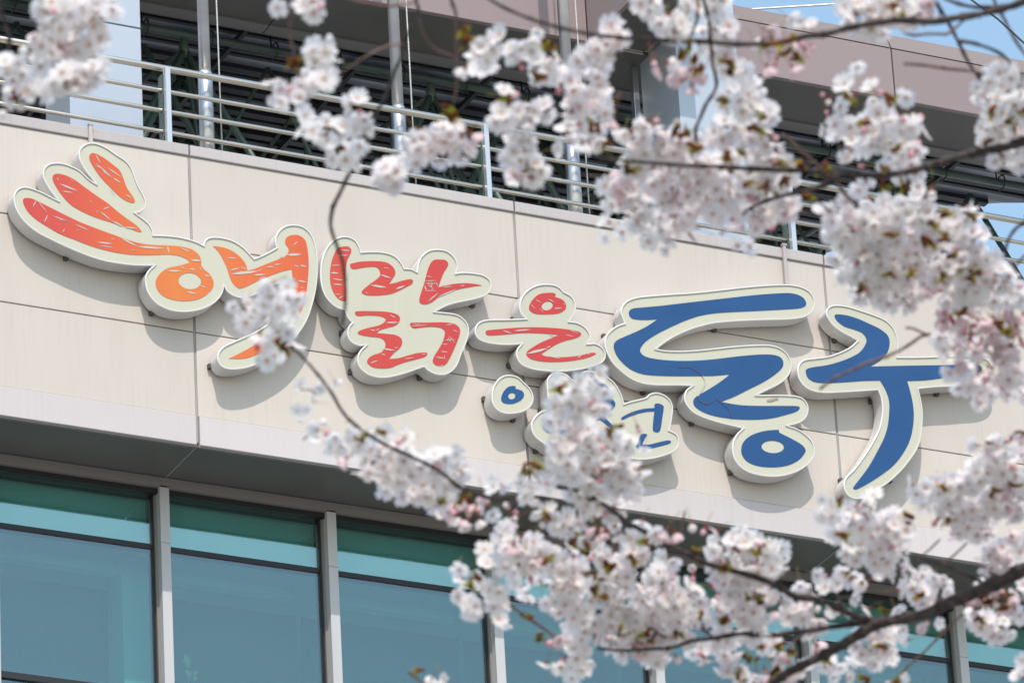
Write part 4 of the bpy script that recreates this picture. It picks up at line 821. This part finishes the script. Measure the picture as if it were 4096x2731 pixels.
add(tB2, '''0 -40 9, 120 30 22, 230 60 26, 350 100 32, 500 50 32, 640 80 28, 450 180 42, 300 200 28, 600 180 42, 420 270 34, 550 300 38, 680 260 42, 850 200 32, 950 180 18, 780 300 42, 950 270 32, 900 350 38, 750 400 38, 620 400 28, 700 450 22 p, 850 470 28, 850 540 16, 180 100 26, 100 80 16, 250 130 28, 520 390 18,
950 500 36 p, 1050 560 30 p, 1150 520 30, 1100 420 26 p, 1200 380 28, 1320 350 22, 1270 510 10 b, 1300 530 10 b, 1260 480 8 b, 1320 560 10 b, 1370 400 30, 1450 340 15, 1500 350 26, 1420 500 28, 1500 560 34, 1600 600 38, 1700 560 30, 1680 420 28, 1000 620 16, 1300 580 12, 1250 660 32, 1230 740 34, 1330 740 38, 1420 740 38, 1500 820 38, 1380 830 40, 1280 820 34, 1400 900 34,
1550 760 16, 1300 880 28, 980 880 26, 1000 930 22, 950 1000 16, 1120 760 18, 1130 850 22, 1100 960 28, 980 1050 28, 1050 1100 32, 1180 1080 32, 1210 1180 22, 1230 1060 26, 1020 1150 16, 1190 1000 28, 1255 1215 9, 1330 960 26, 1380 1020 18, 1450 960 28, 1650 800 34, 1720 850 28, 1620 880 34, 1560 900 28, 1540 970 32, 1640 960 38, 1500 1080 18, 1720 1040 40, 1600 1050 38, 1580 1150 28,
1700 1150 38, 1850 1040 40, 1950 1100 40, 1820 800 34, 1880 850 38, 1800 650 32 p, 1900 650 30 p, 1720 650 24 p, 1750 720 28, 1960 920 40, 1850 930 38, 2000 1230 38, 1900 1200 40, 1800 1250 40, 1650 1200 24, 1520 1300 24, 1630 1300 34, 1740 1290 28, 1680 1380 34, 1500 1430 24, 1600 1440 32, 1700 1480 30, 1765 1450 16, 1650 1530 20, 1900 1300 34, 2050 1330 34 p, 1980 1380 24,
800 1540 16, 880 1540 14, 840 1575 22''')
add(tO, '''634 646 25, 615 675 26, 656 672 32, 600 699 26, 557 707 30, 535 704 16, 626 696 34, 680 685 22, 667 718 22, 630 727 34, 571 745 28, 597 765 24, 652 758 30, 663 784 28, 590 800 25, 622 825 28, 650 811 26, 676 800 18, 605 735 24, 640 700 28, 615 790 18''')
add(tO, '''690 885 9, 735 890 14, 772 878 16, 700 945 16, 720 922 12, 745 975 20, 682 945 8,
1290 884 28, 1323 891 34, 1367 873 34, 1385 850 20, 1378 898 30, 1282 928 32, 1326 935 38, 1374 928 34, 1275 964 28, 1312 975 30, 1277 1013 28, 1311 1013 34, 1360 1021 38, 1402 1021 34, 1443 1021 28, 1462 983 18 p, 1344 1004 38, 1293 1052 38, 1301 1089 32, 1354 1040 44, 1354 1095 44, 1406 1020 40, 1399 1062 46, 1425 1097 42, 1463 1082 28, 1474 1116 20, 1444 1135 34, 1376 1165 34,
1350 1139 38, 1406 1170 34, 1420 1190 24, 1480 1030 16, 1388 1142 38,''')
# crown beyond the frame, so that the boughs do not end bare there
for i in range(95):
    if i < 55: BL.append((rng.uniform(-60, 2500), rng.uniform(-300, -50), rng.uniform(28, 50), ''))
    else: BL.append((rng.uniform(2420, 2900), rng.uniform(-200, 1700), rng.uniform(28, 50), ''))

tocam = -fw; GR = {}
def free(p, dmin=.0152):
    k = tuple(int(math.floor(c/dmin)) for c in p)
    for dx in (-1, 0, 1):
        for dy in (-1, 0, 1):
            for dz in (-1, 0, 1):
                for q in GR.get((k[0]+dx, k[1]+dy, k[2]+dz), ()):
                    if (q[0]-p[0])**2+(q[1]-p[1])**2+(q[2]-p[2])**2 < dmin*dmin: return False
    GR.setdefault(k, []).append(tuple(p)); return True
flowers = []     # (variant, location, rotation 3x3, scale, shown size)
cores = []
for (x, y, r, kd) in BL:
    dj = rng.uniform(-.05, .05)
    c0 = tree_pt(x, y, dj); m_ = mpp(x, y)
    if kd == 'b':
        n = 1
    else:
        n = 1 if r < 17 else int(round(2.6*(r/20.0)**2)) + 1
    R0 = max(0.0, (r - 14))*m_
    core = c0 - tocam*R0*.4 if r > 17 else c0
    if r > 26: cores.append((core + np.array([0, 0, R0*.3]), kd, x, y))
    placed = 0; tries = 0
    while placed < n and tries < n*8:
        tries += 1
        a = rng.uniform(0, 2*math.pi); rho = math.sqrt(rng.uniform(0, 1)) if n > 1 else 0
        u = rho*math.cos(a); v = rho*math.sin(a); w = math.sqrt(max(0, 1-rho*rho))*(1 if rng.random() < .8 else -.6)
        off = rt*u + up*v + tocam*w*.75
        p = c0 + off*R0
        if n > 1 and not free(p): continue
        if kd == 'p':
            nrm = off*.8 - up*.9 - tocam*.35 + rng.normal(0, .35, 3); vi = int(rng.choice([12, 13, 14, 9, 9, 10, 11, 6, 13]))
        elif kd == 'b':
            nrm = rng.normal(0, 1, 3) + tocam*.4; vi = int(rng.choice([9, 10, 11]))
        elif n > 1 and rng.random() < .07:
            nrm = off*.5 - up*.6 - tocam*.3 + rng.normal(0, .6, 3); vi = int(rng.choice([4, 6, 9, 10, 11, 13, 12]))
        else:
            nrm = off*(1.0 if n > 1 else 0) + tocam*.55 + np.array([0, 0, -.12]) + rng.normal(0, .5, 3)
            vi = int(rng.choice([0, 1, 2, 3, 4, 7, 8, 0, 1, 7, 8, 5, 6])) if rng.random() > .06 else int(rng.choice([9, 10, 11]))
        nrm = nrm/np.linalg.norm(nrm)
        sc = rng.uniform(.94, 1.20) if n > 1 else min(1.05, max(.72, r/22.0))
        if vi in (9, 10, 11): sc *= 1.15
        t1 = np.cross(nrm, rng.normal(size=3)); t1 /= np.linalg.norm(t1); t2 = np.cross(nrm, t1)
        inside = -10 < x < 2362 and -10 < y < 1578
        flowers.append((vi, p, np.stack([t1, t2, nrm], 1), sc, (1 if inside and vi not in (9, 10, 11) else 0)*(sc*float(np.dot(nrm, tocam))+.5*float(np.dot(p-c0, tocam))/max(R0, .01)+ 6.0/np.linalg.norm(p-EYE))))
        placed += 1
order = sorted(range(len(flowers)), key=lambda i: -flowers[i][4])
single = set(order[:290])
def mat4(f):
    _, p, Rm, sc, _ = f
    M = Matrix.Identity(4)
    for i in range(3):
        for j in range(3): M[i][j] = float(Rm[i, j]*sc)
        M[i][3] = float(p[i])
    return M
# stuff: everything past the single blossoms as one mesh
vv, ff, mm, nv = [], [], [], 0
for i, f in enumerate(flowers):
    if i in single: continue
    V_, F_, M_, _s = varr[f[0]]
    vv.append(V_ @ (f[2]*f[3]).T + f[1])
    ff += [tuple(k+nv for k in q) for q in F_]; mm += M_; nv += len(V_)
me = bpy.data.meshes.new('blossom_mass'); vv = np.concatenate(vv); cen = np.array(CT.location)
me.from_pydata((vv-cen).tolist(), [], ff)
for m in FM: me.materials.append(m)
me.polygons.foreach_set('material_index', mm); me.polygons.foreach_set('use_smooth', [True]*len(mm)); me.update()
o = bpy.data.objects.new('blossom_mass', me); C.objects.link(o); o.parent = CT; o['kind'] = 'stuff'
for i in order[:290]:
    f = flowers[i]; o = bpy.data.objects.new('blossom', vmesh[f[0]]); C.objects.link(o)
    o.parent = CT; o.matrix_local = Matrix.Translation(-CT.location) @ mat4(f)
# leaf buds: brown scales with young green leaflets, where the clusters spring from the twigs
def leaf_bud(seed):
    r_ = random.Random(seed); mb = MB()
    for k in range(7):
        a = r_.uniform(0, 6.28); el = r_.uniform(.5, 1.4); d = np.array([math.cos(a)*math.cos(el), math.sin(a)*math.cos(el), math.sin(el)])
        s_2 = np.cross(d, [0, 0, 1.0]); s_2 /= np.linalg.norm(s_2)+1e-6; L_ = r_.uniform(.006, .014); w_ = r_.uniform(.0016, .0030); n_ = np.cross(s_2, d)
        g = k < 4
        if not g: L_ *= .6
        pts = [(0, .3), (.3, 1), (.65, .8), (1, .05)]; vs = []
        for t_, ww in pts:
            c = d*L_*t_ + n_*.0015*math.sin(t_*3)
            vs += [c - s_2*w_*ww, c + n_*w_*.35*ww, c + s_2*w_*ww]
        mb.add(vs, [(i*3+j, i*3+j+1, i*3+j+4, i*3+j+3) for i in range(3) for j in range(2)], 0 if g else 1, True)
    mb.tube([(0, 0, -.006), (0, 0, .001), (0, 0, .004)], [.0022, .0028, .0014], 6, 1)
    return mb.mesh('leaf_bud', [M_lgreen, M_scale])
lb = [leaf_bud(k) for k in range(5)]
spots = [(int(q[2]), int(q[3])) for q in cores if rng.random() < .14 and q[3] < 1600 and -50 < q[2] < 2400] + [(673,135),(668,150),(678,145),(1072,75),(1066,90),(1025,255),(1035,262),(1240,180),(1255,100),(1162,230),(1578,110),(1568,128),(1590,130),(1672,148),(1605,155),(1752,278),(1735,292),(1660,228),(1570,315),(1590,335),(1600,345),(1440,385),(1395,330),(1368,290),(1940,223),(1960,232),(2038,225),(1780,100),(1820,90),(1800,120),(1830,130),(2320,285),(2332,300),
 (2060,340),(2035,425),(2078,428),(1855,455),(1843,385),(1898,388),(1752,430),(1775,440),(2172,492),(2175,548),(2180,590),(2232,638),(2090,625),(2045,628),(2210,715),(2290,745),(2310,760),(1230,1072),(1208,1076),(1070,1145),(1083,1150),(830,1012),(1418,985),(1400,990),(1935,1150),(2290,1130),(1092,1325),(1085,1345),(1352,1320),(1376,1325),(1210,1410),(1360,1355),(1480,1250),(1240,1465),(1597,1262),(1720,1375),(1745,1380),
 (2030,1402),(1480,1450),(1500,1465),(1660,1420),(1795,1480),(1815,1490),(1740,1500),(1715,1520),(1780,1540),(1985,1560),(2300,1400),(2270,1380),(2090,1190),(2180,1195),(1260,1185),(1320,1240),(965,1540),(640,780),(650,790)]
for i, (x, y) in enumerate(spots[-140:]):
    for j in range(2):
        o = bpy.data.objects.new('leaf_bud', lb[(i+j) % 5]); C.objects.link(o); o.parent = CT
        p = tree_pt(x+rng.normal(0, 5), y+rng.normal(0, 5), rng.uniform(-.09, -.05)); s3 = float(rng.uniform(1.0, 1.8))
        o.location = Vector(p) - CT.location; o.rotation_euler = tuple(rng.uniform(0, 6.28, 3)); o.scale = (s3, s3, s3)
